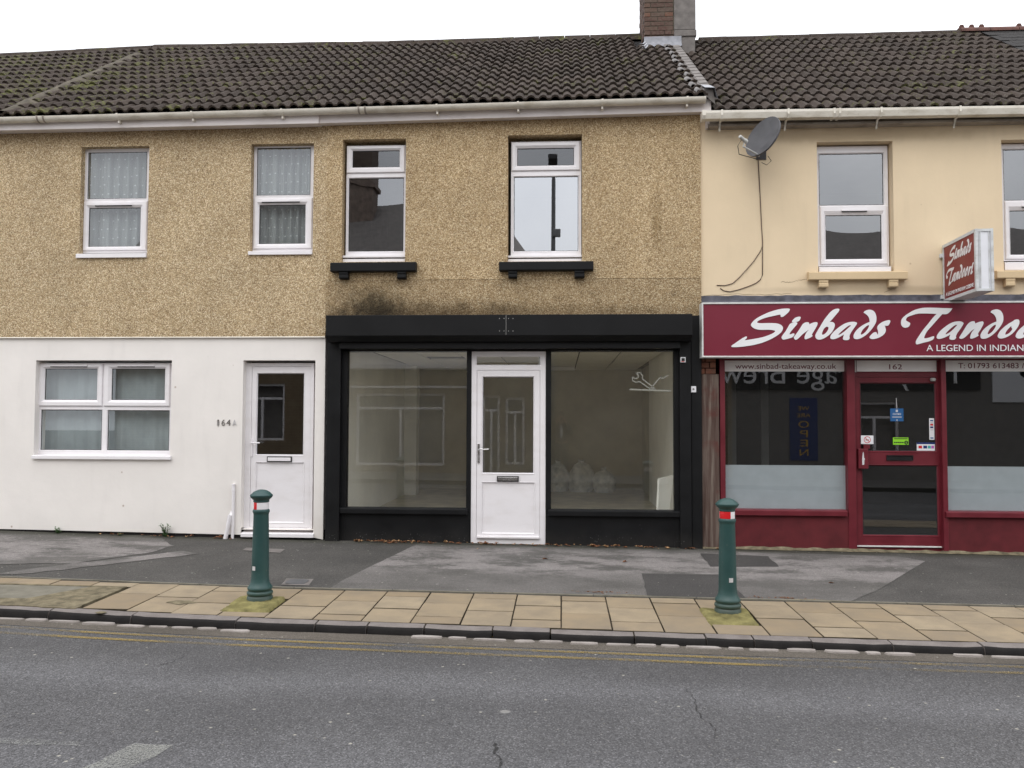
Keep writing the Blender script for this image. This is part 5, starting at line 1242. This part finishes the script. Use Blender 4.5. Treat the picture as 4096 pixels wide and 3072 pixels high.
MB().tube([foot + sdv * .12 - nrm * .05, foot + sdv * .17 - up * .05 - nrm * .08, foot + sdv * .10 - up * .085 - nrm * .1, foot - up * .04 - nrm * .1], .004, 6).build('lead_wire', 'dark', sdish, smooth='all')
yw = YC - .006
def wp(pts): return [(X(u, v, yw), yw + RND.uniform(-.002, .001), Z(u, v, yw)) for u, v in pts]
MB().tube(wp([(3030, 610), (3032, 630), (3036, 700), (3041, 796), (3046, 900), (3050, 963), (3050, 1030), (3050, 1100), (3042, 1118), (3025, 1132), (3000, 1143), (2972, 1153), (2950, 1160), (2920, 1167), (2895, 1163), (2881, 1153)]), .0055, 6).build(
    'cable', 'cable', None, smooth='all', label='thin brown cable running down the cream wall from the dish and curling left', category='cable', group='loose cables on the cream wall')
MB().tube(wp([(3050, 985), (3040, 1008), (3015, 1045), (2985, 1080), (2955, 1112), (2930, 1134), (2900, 1142), (2867, 1141)]), .005, 6).build(
    'cable', 'cable', None, smooth='all', label='short cable sagging diagonally off the long one, ending higher on the cream wall', category='cable', group='loose cables on the cream wall')

# ------------------------------------------------------------------ bollards
def bollard(x, y, red0, red1, sticker, label):
    z = gz(x, y) + .004; c = (x, y, z)
    o = empty('bollard', c, label, 'bollard', 'green bollards along the pavement edge')
    MB().lathe([(.108, -.03), (.109, .03), (.103, .037), (.1, .042), (.107, .05), (.111, .062), (.107, .076), (.098, .082), (.099, .09), (.105, .097), (.106, .108), (.099, .12), (.088, .135), (.079, .16), (.0745, .20), (.0735, .25)], 36, c).build('base', 'bollard', o, smooth=50)
    MB().lathe([(.0735, .25), (.0725, .35), (.0685, .55), (.0645, .735), (.0665, .75), (.0715, .758), (.0725, .768), (.0705, .778), (.0640, .784), (.0620, .786)], 36, c).build('shaft', 'bollard', o, smooth=50)
    A0, A1 = math.radians(red0), math.radians(red1)
    MB().lathe([(.0625, .782), (.0632, .786), (.0632, .842), (.062, .846)], 18, c, 0, A0, A1).build('red_band', 'red_tape', o, smooth=50)
    MB().lathe([(.0625, .782), (.0632, .786), (.0632, .842), (.062, .846)], 26, c, 0, A1, A0 + 2 * math.pi).build('white_band', 'white_tape', o, smooth=50)
    MB().lathe([(.0615, .843), (.0675, .848), (.0685, .854), (.066, .86), (.067, .864), (.078, .874), (.088, .884), (.094, .894), (.0965, .902), (.0955, .908), (.088, .914), (.083, .919), (.07, .932), (.052, .943), (.03, .951), (.012, .9535), (.0, .954)], 36, c).build('cap', 'bollard', o, smooth=50)
    a = math.radians(sticker); rr_ = .0765
    q = MB(); h0, h1 = .262, .298
    q.loops([[(x + (.0741 + .0006) * math.cos(a + d), y + (.0741 + .0006) * math.sin(a + d), z + hh) for d in (-.24, -.12, 0, .12, .24)] for hh in (h0, h1)], closed=False)
    q.build('small_label', 'label_w', o)
bollard(-2.612, -3.07, 180, 254, -118, 'green bollard in front of the white house door, its band mostly white')
bollard(1.396, -3.085, 180, 286, -78, 'green bollard in front of the weathered timber post, its band mostly red')

# ------------------------------------------------------------------ small fixings on the walls
yn = .0175
hn = empty('house_number', (X(905, 1700, .02), .02, Z(905, 1702, .02)), 'metal house number 164A on the white wall beside the door', 'house number')
for ch_, u0, u1, mt in (('1', 869, 876, 'chrome'), ('6', 886, 900, 'chrome'), ('4', 905, 922, 'chrome'), ('A', 930, 945, 'label_w')):
    ptext('digit' if ch_ != 'A' else 'letter', ch_, u0, u1, 1702, 1677, yn - .004, mt, hn, extrude=.003)
def pipe(name, pts, r, collars, label):
    o = MB().tube(pts, r, 14)
    for (i, k) in collars:
        a = Vector(pts[0]).lerp(Vector(pts[-1]), i); d = (Vector(pts[-1]) - Vector(pts[0])).normalized()
        o.tube([a - d * k, a + d * k], r * 1.18, 14)
    return o.build(name, 'gutter_w' if False else 'upvc', None, smooth=50, label=label, category='pipe', group='white pipes beside the house door')
pipe('waste_pipe', [(X(921, 2056, -.03), .03, Z(921, 2052, -.03)), (X(919, 2060, -.03), -.03, Z(919, 2062, -.03)), (X(911, 2110, -.035), -.035, Z(911, 2110, -.035)), (X(900, 2150, -.035), -.035, gz(-4.2, 0) - .02)], .026, [(.42, .008)], 'thick short white waste pipe leaning against the wall left of the house door')
pipe('overflow_pipe', [(X(934, 1938, -.0), -.002, Z(934, 1938, 0)), (X(933, 2040), -.004, Z(933, 2040)), (X(930, 2155), -.004, gz(-4.1, 0) - .02)], .0195, [(.0, .006), (.1, .012)], 'thin tall white pipe close to the house door reveal')
def keyswitch(px, y, label):
    r = R(*px, y); o = rbox('key_switch', 'white_card', None, r, y - .018, y + .004, .004, label=label, category='switch plate', group='white switch plates on the black front')
    cx, cz = (r[0] + r[1]) / 2, (r[2] + r[3]) / 2
    return o, cx, cz
o, cx, cz = keyswitch((2721, 1429, 2742, 1450), -.04, 'upper square white plate with dark panel on the black pilaster')
MB().box(cx - .02, cx + .02, -.0605, -.057, cz - .015, cz + .02).build('dark_panel', 'black_print', o); MB().box(cx - .022, cx + .015, -.0605, -.057, cz - .024, cz - .017).build('red_strip', 'red_print', o)
o, cx, cz = keyswitch((2762, 1545, 2784, 1570), 0.0, 'lower white shutter key switch on the outer black pilaster')
kh = MB().lathe([(.012, 0), (.012, .004), (.0, .004)], 14, (0, 0, 0)).build('keyhole', 'chrome', o, origin=(0, 0, 0)); kh.rotation_euler = (math.pi / 2, 0, 0); kh.location = (0, -.011, .004)

# cards and stickers on the red door, just inside its glass or on its face
yk_ = YR + .022
def card(px, mat, label, cat, y=yk_, name='sticker', grp='cards and stickers on the red door'):
    r = R(*px, y); o = MB().box(r[0], r[1], y, y + .002, r[2], r[3]).build(name, mat, None, label=label, category=cat, group=grp); return o, r
def patch(par, r, a, b, c, d, mat, y, name='print'):
    return MB().box(r[0] + (r[1] - r[0]) * a, r[0] + (r[1] - r[0]) * b, y - .0012, y - .0002, r[2] + (r[3] - r[2]) * c, r[2] + (r[3] - r[2]) * d).build(name, mat, par)
o, r = card((3561, 1634, 3614, 1685), 'blue', 'square blue closed sign hanging on a thin string behind the door glass', 'closed sign', name='closed_sign')
xm = (r[0] + r[1]) / 2
MB().tube([(xm, yk_, r[3]), (xm - .004, yk_, Z(3588, 1592, yk_))], .004, 6).build('string', 'label_w', o)
text('lettering', 'CLOSED', 'white_card', o, r[0] + .03, r[1] - .03, r[2] + (r[3] - r[2]) * .50, .022, yk_ - .001)
patch(o, r, .42, .58, .72, .9, 'label_w', yk_); patch(o, r, .45, .55, .06, .13, 'label_w', yk_); patch(o, r, .15, .85, .30, .36, 'label_w', yk_)
o, r = card((3444, 1742, 3494, 1776), 'white_card', 'white no smoking sign with red ring on the red door', 'no smoking sign', YR - .001, 'no_smoking_sign')
cx, cz = (r[0] + r[1]) / 2, (r[2] + r[3]) / 2; yy_ = YR - .0022
MB().loops([[(cx + q * math.cos(t), yy_, cz + q * math.sin(t)) for t in [2 * math.pi * k / 24 for k in range(24)]] for q in (.041, .034)]).build('red_ring', 'red_print', o)
MB().loops([[(cx - .027, yy_ - .0004, cz + .022), (cx - .022, yy_ - .0004, cz + .027)], [(cx + .022, yy_ - .0004, cz - .027), (cx + .027, yy_ - .0004, cz - .022)]], closed=False).build('red_bar', 'red_print', o)
MB().box(cx - .022, cx + .02, yy_ - .0002, yy_, cz - .006, cz + .002).build('cigarette', 'black_print', o)
o, r = card((3572, 1750, 3634, 1779), 'lime', 'lime green hygiene rating card with black figure 5 inside the door glass', 'rating card', name='rating_card')
for k in range(6): patch(o, r, .06 + k * .13, .06 + k * .13 + (.10 if k < 5 else .0) + .001, .22, .40, 'black_print', yk_) if k < 5 else None
cx, cz = r[0] + (r[1] - r[0]) * .85, r[2] + (r[3] - r[2]) * .30
MB().add([(cx, yk_ - .001, cz)] + [(cx + .024 * math.cos(t), yk_ - .001, cz + .024 * math.sin(t)) for t in [2 * math.pi * k / 20 for k in range(20)]], [(0, 1 + k, 1 + (k + 1) % 20) for k in range(20)]).build('black_disc', 'black_print', o)
text('digit', '5', 'lime', o, cx - .009, cx + .009, cz - .014, .028, yk_ - .0022)
patch(o, r, .06, .94, .78, .88, 'black_print', yk_)
o, r = card((3717, 1673, 3737, 1759), 'white_card', 'narrow upright white payment sticker on the door glass', 'payment sticker', name='payment_sticker')
for a, bq, m_ in ((.66, .74, 'red_print'), (.54, .62, 'navy'), (.86, .92, 'blue'), (.44, .48, 'label_w'), (.05, .11, 'blue'), (.76, .82, 'label_w')): patch(o, r, .2, .8, a, bq, m_, yk_)
o, r = card((3667, 1770, 3742, 1803), 'white_card', 'wide payment card sticker with a navy top strip in the corner of the door glass', 'payment sticker', name='payment_sticker')
patch(o, r, 0, 1, .80, 1, 'navy', yk_)
for a, bq, m_ in ((.09, .28, 'red_print'), (.35, .55, 'navy'), (.59, .75, 'teal_print'), (.77, .92, 'pink_print')): patch(o, r, a, bq, .28, .62, m_, yk_)

# ------------------------------------------------------------------ net curtains
def curtain(px, y, label, folds, amp=.03, edge=0.0, dots=True, mat='net'):
    x0, x1, z0, z1 = R(*px, y); n = 90; L = []
    ph = [RND.uniform(0, 6) for _ in range(4)]
    fy = lambda q: y + amp * (math.sin(folds * 6.283 * q + ph[0] + 1.2 * math.sin(9 * q + ph[1])) + .4 * math.sin(folds * 15 * q + ph[2]))
    for z in (z1, (z0 + z1) / 2, z0): L.append([(x0 + (x1 - x0) * (i / n), fy(i / n), z) for i in range(n + 1)])
    mb = MB().loops(L, closed=False)
    o = mb.build('net_curtain', mat, None, smooth='all', label=label, category='net curtain', group='net curtains behind the house windows')
    if dots:
        d = MB()
        for r in range(12):
            for c in range(9):
                q = (c + .5 + (.5 if r % 2 else 0)) / 9.6; xx = x0 + (x1 - x0) * q; zq = z0 + .05 + (z1 - z0) * r / 12; yy_ = fy(q) - .003
                d.quad((xx - .011, yy_, zq), (xx + .011, yy_, zq), (xx + .011, yy_, zq + .016), (xx - .011, yy_, zq + .016))
        d.build('woven_spot', 'white_card', o, kind='stuff')
    return o
curtain((338, 585, 612, 1005), .22, 'net curtain gathered in folds behind the upstairs window farther from the shop', 6)
curtain((1012, 570, 1262, 1000), .22, 'net curtain gathered in folds behind the upstairs window next to the shop', 7)
curtain((140, 1450, 700, 1815), .26, 'plain pale net across the ground floor window of the white wall', 9, .012, 0, False, 'blind')

# ------------------------------------------------------------------ weeds, leaves, litter
def weed(u, v, h, n, label, seed):
    rr_ = random.Random(seed); x, _ = P(u, v, .0); y = -.02; z = gz(x, y); mb = MB()
    for k in range(n):
        a = rr_.uniform(0, 6.28); ln = h * rr_.uniform(.35, 1); lean = rr_.uniform(.2, .9)
        tip = Vector((x + math.cos(a) * ln * lean * .8, y - abs(math.sin(a)) * ln * lean * .6, z + ln)); b0 = Vector((x + rr_.uniform(-.03, .03), y, z - .01)); m_ = (b0 + tip) / 2 + Vector((0, 0, ln * .12))
        mb.tube([b0, m_, tip], [.003, .0025, .0015], 4)
        for q in range(7):
            t = .25 + .75 * q / 6; p = b0.lerp(tip, t) + Vector((0, 0, ln * .1 * math.sin(t * 3))); aa = rr_.uniform(0, 6.28); w = rr_.uniform(.010, .022)
            d = Vector((math.cos(aa), math.sin(aa) * .8, rr_.uniform(-.3, .5))); s2 = d.cross(Vector((0, 0, 1))).normalized() * w * .55
            mb.add([p, p + d * w + s2, p + d * w * 2.1, p + d * w - s2], [(0, 1, 2, 3)])
    return mb.build('weed', 'weed', None, origin=(x, y, z), label=label, category='weed', group='weeds at the foot of the white wall')
weed(235, 2130, .075, 9, 'low green weed at the foot of the white wall under the window', 3); weed(668, 2145, .17, 16, 'taller bushy green weed at the foot of the white wall near the white pipes', 5)
weed(484, 2140, .03, 3, 'tiny green sprout at the wall foot between the two weeds', 8)
def leaf_verts(c, s, rr_, flat=.35):
    a = rr_.uniform(0, 6.28); ca, sa = math.cos(a), math.sin(a); cu_ = rr_.uniform(.1, flat)
    P2 = [(-1, 0, 0), (-.5, .42, .6), (.1, .5, .7), (.6, .28, .35), (1.05, 0, .1), (.6, -.3, .5), (.1, -.48, .9), (-.5, -.4, .5), (0, 0, .05)]
    V = [(c[0] + (p[0] * ca - p[1] * sa) * s, c[1] + (p[0] * sa + p[1] * ca) * s, c[2] + p[2] * s * cu_ * rr_.uniform(.5, 1.3)) for p in P2]
    return V, [(8, i, (i + 1) % 8) for i in range(8)]
rl = random.Random(21); heap = [MB(), MB()]
clusters = [(-2.5, .05, 12), (-2.2, .12, 26), (-1.95, .16, 24), (-1.62, .10, 10), (-1.35, .1, 9), (-.95, .10, 14), (-.75, .1, 12), (-.35, .16, 16), (.05, .2, 12), (.42, .12, 16), (.62, .12, 15), (.95, .15, 12), (1.25, .15, 8), (1.56, .07, 9), (-4.3, .1, 7), (-4.9, .3, 9), (-5.6, .4, 8), (1.9, .1, 4)]
for (x, w, n) in clusters:
    for _ in range(n):
        xx = x + rl.gauss(0, w * .7); yy_ = -.015 - abs(rl.gauss(0, .035)); s = rl.uniform(.013, .040)
        v, f = leaf_verts((xx, yy_, gz(xx, yy_) + rl.uniform(.004, .022)), s, rl, .8); heap[rl.random() < .3].add(v, f)
heap[0].build('fallen_leaves', 'leaf_b', None, kind='stuff', label='brown dead leaves drifted along the foot of the shopfronts', category='leaves')
heap[1].build('fallen_leaves', 'leaf_t', None, kind='stuff', label='pale tan leaf scraps mixed in along the foot of the shopfronts', category='leaves')
for (u, v, s, lb) in ((2180, 2239, .034, 'single reddish brown leaf on the pale asphalt in front of the white shop door'), (2500, 2251, .030, 'single brown leaf on the pale asphalt below the right shop pane'), (3325, 2335, .028, 'single dark brown leaf on the asphalt below the red takeaway door'), (1910, 2198, .022, 'small curled leaf just off the shop door step'), (2185, 2197, .026, 'curled tan leaf at the foot of the shop door frame')):
    g_ = G(u, v); V, Fc = leaf_verts((g_.x, g_.y, g_.z + .008), s, rl, .9)
    MB().add(V, Fc).build('fallen_leaf', 'leaf_b' if s > .025 else 'leaf_t', None, label=lb, category='leaf', group='single leaves on the pavement')
for (u, v, a, b_) in ((2380, 2370, .13, .02), (3100, 2393, .14, .022)):
    g_ = G(u, v); hp_ = MB()
    for _ in range(40):
        xx, yy_ = g_.x + rl.gauss(0, a), g_.y + rl.gauss(0, b_); V, Fc = leaf_verts((xx, yy_, gz(xx, yy_) + .006), rl.uniform(.006, .016), rl, .7); hp_.add(V, Fc)
    hp_.build('leaf_litter', 'leaf_b', None, kind='stuff', label='crumbled dark leaf litter against the slab edging ' + ('below the shop' if u < 2500 else 'beside the right bollard'), category='leaves')
# litter in the gutter
g_ = G(1545, 2540, rz); n = 10; rl2 = random.Random(4)
mb = MB(); V = [[(g_.x - .05 + .11 * i / n, g_.y + .02 * j / 3 - .03 + rl2.uniform(-.006, .006), rz(g_.x, g_.y) + .015 + abs(rl2.gauss(0, .014))) for i in range(n + 1)] for j in range(4)]
mb.loops(V, closed=False); mb.build('foil_wrapper', 'foil', None, label='crumpled silver wrapper in the gutter below the left shop pane', category='litter')
g_ = G(1657, 2546, rz)
MB().lathe([(.0, .026), (.014, .026), (.017, .022), (.018, .004), (.018, .0)], 14, (g_.x, g_.y, g_.z + .012)).build('bottle_cap', 'green_cap', None, smooth=40, label='bright green bottle cap in the gutter beside the wrapper', category='litter')
g_ = G(1969, 2553, rz); V, Fc = leaf_verts((g_.x, g_.y, g_.z + .014), .018, rl, .9)
MAT['yellow_leaf'] = M('yellow leaf', (.55, .33, .03), .6, .1)
MB().add(V, Fc).build('fallen_leaf', 'yellow_leaf', None, label='tiny yellow leaf in the gutter under the kerb', category='leaf', group='single leaves on the pavement')

# ------------------------------------------------------------------ the other side of the street (seen only as reflections)
YO = -11.2
def far_window(par, x0, x1, z0, z1, bars=1):
    mb = MB(); y = YO - .06
    mb.wall(x0, x1, z0, z1, YO - .05, YO - .12, [(x0 + .06, (x0 + x1) / 2 - .03, z0 + .06, z1 - .42), ((x0 + x1) / 2 + .03, x1 - .06, z0 + .06, z1 - .42), (x0 + .06, x1 - .06, z1 - .36, z1 - .06)])
    w = mb.build('window', 'upvc', par); MB().box(x0, x1, YO - .3, YO - .25, z0, z1).build('pane', 'room', w); return w
fb = empty('brick_building', (-5, YO, -.1), 'brick house with white windows across the street, mirrored in the shop panes', 'house', 'buildings across the street')
hs = [(-8.6, -7.36, .94, 2.45), (-5.4, -3.05, .31, 2.2), (-2.05, -1.6, -.1, 2.15), (-1.45, -.95, .35, 2.1)]; hs2 = [(-8.2, -7.1, 3.5, 4.9), (-4.1, -3.0, 3.5, 4.9)]
MB().wall(-12, -.6, -.3, 3.0, YO, YO - .3, hs).build('front_wall', 'far_brick', fb)
MB().wall(-12, -.6, 3.0, 5.3, YO + .01, YO - .3, hs2).build('upper_wall', 'white_render', fb)  # unseen upper wall, made white to bounce light into the shop
for h in hs + hs2: far_window(fb, *h)
ze_, zr_ = 5.3, 8.2
MB().loops([[(-12.2, YO + .25, ze_), (-.5, YO + .25, ze_)], [(-12.2, YO - 3.6, zr_), (-2.2, YO - 3.6, zr_)], [(-12.2, YO - 7.4, ze_), (-.5, YO - 7.4, ze_)]], closed=False).build('roof', 'far_roof', fb)
MB().add([(-.5, YO + .25, ze_), (-.5, YO - 7.4, ze_), (-2.2, YO - 3.6, zr_)], [(0, 1, 2)]).build('hip', 'far_roof', fb)
MAT['old_stack'] = M('sooty brick', (.15, .115, .095), .9, .4, 8, .5, 30)
MB().box(-7.3, -5.65, YO - 3.4, YO - 2.5, 6.6, 10.2).box(-7.35, -5.55, YO - 3.45, YO - 2.45, 8.6, 8.75).build('chimney', 'old_stack', fb)
MB().box(-5.6, -2.45, YO + .0, YO + .22, 2.82, 2.98).build('cornice', 'upvc', fb, bevel=.03)
MB().box(-5.6, -2.3, YO + .0, YO + .05, 2.34, 2.39).build('fascia_bead', 'upvc', fb)
fg = empty('brick_building', (4, YO, -.1), 'building with big white letters across the street, mirrored in the takeaway panes', 'building', 'buildings across the street')
MB().wall(-.4, 4.4, -.3, 3.3, YO, YO - .3).build('front_wall', 'far_brick', fg)
MB().box(-.4, 4.4, YO - 6, YO - .3, 3.2, 3.3).build('flat_roof', 'far_roof', fg)
MB().wall(4.4, 13.5, -.3, 4.9, YO, YO - .3, [(7.4, 8.6, .4, 2.0)]).build('front_wall', 'room', fg)
MB().wall(4.4, 13.5, 3.3, 4.9, YO + .02, YO - .02).build('upper_wall', 'white_render', fg); far_window(fg, 7.4, 8.6, .4, 2.0)  # upper wall out of view, whitened to throw light across the street
MB().loops([[(4.2, YO + .25, 4.9), (13.7, YO + .25, 4.9)], [(4.2, YO - 3.3, 7.2), (13.7, YO - 3.3, 7.2)], [(4.2, YO - 7, 4.9), (13.7, YO - 7, 4.9)]], closed=False).build('roof', 'far_roof', fg)
MB().box(4.4, 10.6, YO, YO + .05, 2.30, 3.25).build('sign_board', 'room_dark', fg)
text('lettering', 'Tasty Garage Brewpub', 'sign_white', fg, 2.95, 10.2, 2.47, .58, YO + .06, face=1)
MB().box(5.85, 6.55, YO, YO + .03, .5, 2.1).build('banner', 'navy', fg)
for s_w, zz_, hh, ww in (('WE', 1.78, .11, .28), ('ARE', 1.60, .11, .34), ('O', 1.34, .18, .26), ('P', 1.10, .18, .2), ('E', .86, .18, .2), ('N', .62, .18, .22)):
    text('lettering', s_w, 'yellow_leaf', fg, 6.2 - ww / 2, 6.2 + ww / 2, zz_, hh, YO + .034, face=1)
MB().box(10.9, 13.2, YO, YO + .04, 2.0, 3.1).build('banner', 'white_card', fg)
cx, cz = 11.9, 2.75
ov = MB().lathe([(0, 0), (.28, 0)], 24, (0, 0, 0)).build('blue_oval', 'blue', fg, origin=(0, 0, 0)); ov.rotation_euler = (math.pi / 2, 0, 0); ov.scale = (1.2, .6, 1); ov.location = Vector((cx, YO + .045, cz)) - wloc(fg)
lp = empty('street_lamp', (-.22, -10.75, 0), 'grey street lamp post across the street, mirrored in the upper shop window', 'street lamp')
MB().tube([(-.22, -10.75, -.1), (-.22, -10.75, 3), (-.20, -10.75, 7.7), (-.21, -10.6, 8.0)], [.075, .065, .05, .04], 12).build('post', 'iron', lp, smooth=50)
MB().box(-.33, -.10, -10.7, -9.95, 8.0, 8.14).build('lantern', 'iron', lp, bevel=.03)
MB().box(-.22, -.02, -10.72, -10.6, 6.2, 6.4).build('camera_box', 'iron', lp, bevel=.02)

# ------------------------------------------------------------------ the photographer, faintly mirrored in the right shop pane
MAT['skin'] = M('skin', (.42, .24, .17), .6, .1); MAT['coat'] = M('dark coat', (.018, .018, .02), .8, .2); MAT['shirt'] = M('pale shirt', (.45, .45, .46), .8, .1); MAT['hair'] = M('dark hair', (.03, .022, .016), .7, .3)
PX_, PY_ = 0.0, -10.50; PZ_ = rz(0, PY_) + .1
def skin_mesh(name, mat, verts, edges, rad, parent, root=0, sub=2, **props):
    me = bpy.data.meshes.new(name); c = Vector((PX_, PY_, PZ_)); me.from_pydata(verts, edges, []); me.materials.append(MAT[mat])
    o = bpy.data.objects.new(name, me); link(o, parent, c)
    md = o.modifiers.new('skin', 'SKIN'); md.use_smooth_shade = True
    lay = me.skin_vertices[0].data
    for i, r in enumerate(rad): lay[i].radius = (r, r) if not isinstance(r, tuple) else r
    lay[root].use_root = True
    ss = o.modifiers.new('smooth', 'SUBSURF'); ss.levels = ss.render_levels = sub
    return tag(o, **props)
V = [(0, 0, .84), (0, 0, 1.0), (0, 0, 1.18), (0, -.01, 1.30), (0, 0, 1.37), (0, .02, 1.43), (0, .04, 1.50), (0, .035, 1.57)]; Ed = [(i, i + 1) for i in range(7)]; Rd = [(.14, .10), (.13, .09), (.15, .10), (.13, .09), (.055, .055), (.058, .062), (.072, .088), (.062, .075)]
for sx in (-1, 1):
    n = len(V); V += [(sx * .10, 0, .78), (sx * .10, .01, .42), (sx * .11, -.02, .07), (sx * .13, .12, .03)]; Ed += [(0, n), (n, n + 1), (n + 1, n + 2), (n + 2, n + 3)]; Rd += [.085, .058, .042, .035]
    n = len(V); V += [(sx * .17, 0, 1.27), (sx * .25, .06, 1.06), (sx * .10, .20, 1.41), (sx * .075, .235, 1.46)]; Ed += [(3, n), (n, n + 1), (n + 1, n + 2), (n + 2, n + 3)]; Rd += [.062, .046, .030, (.028, .016)]
    for k, ln in enumerate((.075, .085, .08, .06)):                # fingers curl round the camera body
        m = len(V); a = (sx * (.075 + .0), .235, 1.475 - k * .018)
        V += [(sx * .068, .245, 1.482 - k * .017), (sx * .045, .262, 1.484 - k * .017), (sx * .022 + sx * (.085 - ln) * .5, .262, 1.482 - k * .017)]; Ed += [(n + 3, m), (m, m + 1), (m + 1, m + 2)]; Rd += [.0095, .0085, .0075]
    m = len(V); V += [(sx * .06, .205, 1.45), (sx * .035, .20, 1.462)]; Ed += [(n + 3, m), (m, m + 1)]; Rd += [.011, .009]
person = skin_mesh('person', 'skin', V, Ed, Rd, None, sub=1, label='person in dark coat holding up a camera, faintly mirrored in the right shop pane', category='person')
V2 = [(0, 0, .80), (0, 0, 1.0), (0, 0, 1.18), (0, -.01, 1.33)]; E2_ = [(0, 1), (1, 2), (2, 3)]; R2 = [(.17, .12), (.15, .115), (.17, .12), (.12, .09)]
for sx in (-1, 1):
    n = len(V2); V2 += [(sx * .18, 0, 1.28), (sx * .26, .06, 1.05), (sx * .115, .185, 1.385)]; E2_ += [(3, n), (n, n + 1), (n + 1, n + 2)]; R2 += [.08, .062, .042]
skin_mesh('coat', 'coat', V2, E2_, R2, person, sub=1)
V3 = [(0, 0, .84)]; E3_ = []; R3 = [(.15, .11)]
for sx in (-1, 1):
    n = len(V3); V3 += [(sx * .10, 0, .78), (sx * .10, .01, .42), (sx * .11, -.02, .06)]; E3_ += [(0, n), (n, n + 1), (n + 1, n + 2)]; R3 += [.10, .074, .062]
skin_mesh('trousers', 'coat', V3, E3_, R3, person, sub=1)
MB().box(PX_ - .035, PX_ + .035, PY_ + .128, PY_ + .135, PZ_ + 1.0, PZ_ + 1.30).build('shirt_front', 'shirt', person)
MB().lathe([(.0, .10), (.05, .092), (.08, .06), (.088, .02), (.082, -.02), (.06, -.03)], 18, (PX_, PY_ + .012, PZ_ + 1.56)).build('hair', 'hair', person, smooth='all')
cb = MB().box(PX_ - .05, PX_ + .05, PY_ + .225, PY_ + .252, PZ_ + 1.435, PZ_ + 1.495).build('camera', 'dark', None, bevel=.006, label='small dark camera held up by the mirrored person', category='camera')
MB().lathe([(.022, 0), (.022, .018), (.018, .02), (.0, .02)], 16, (0, 0, 0)).build('lens', 'dark', cb, origin=(0, 0, 0)).rotation_euler = (-math.pi / 2, 0, 0)
for o_ in cb.children: o_.location = (0, .013, 0)
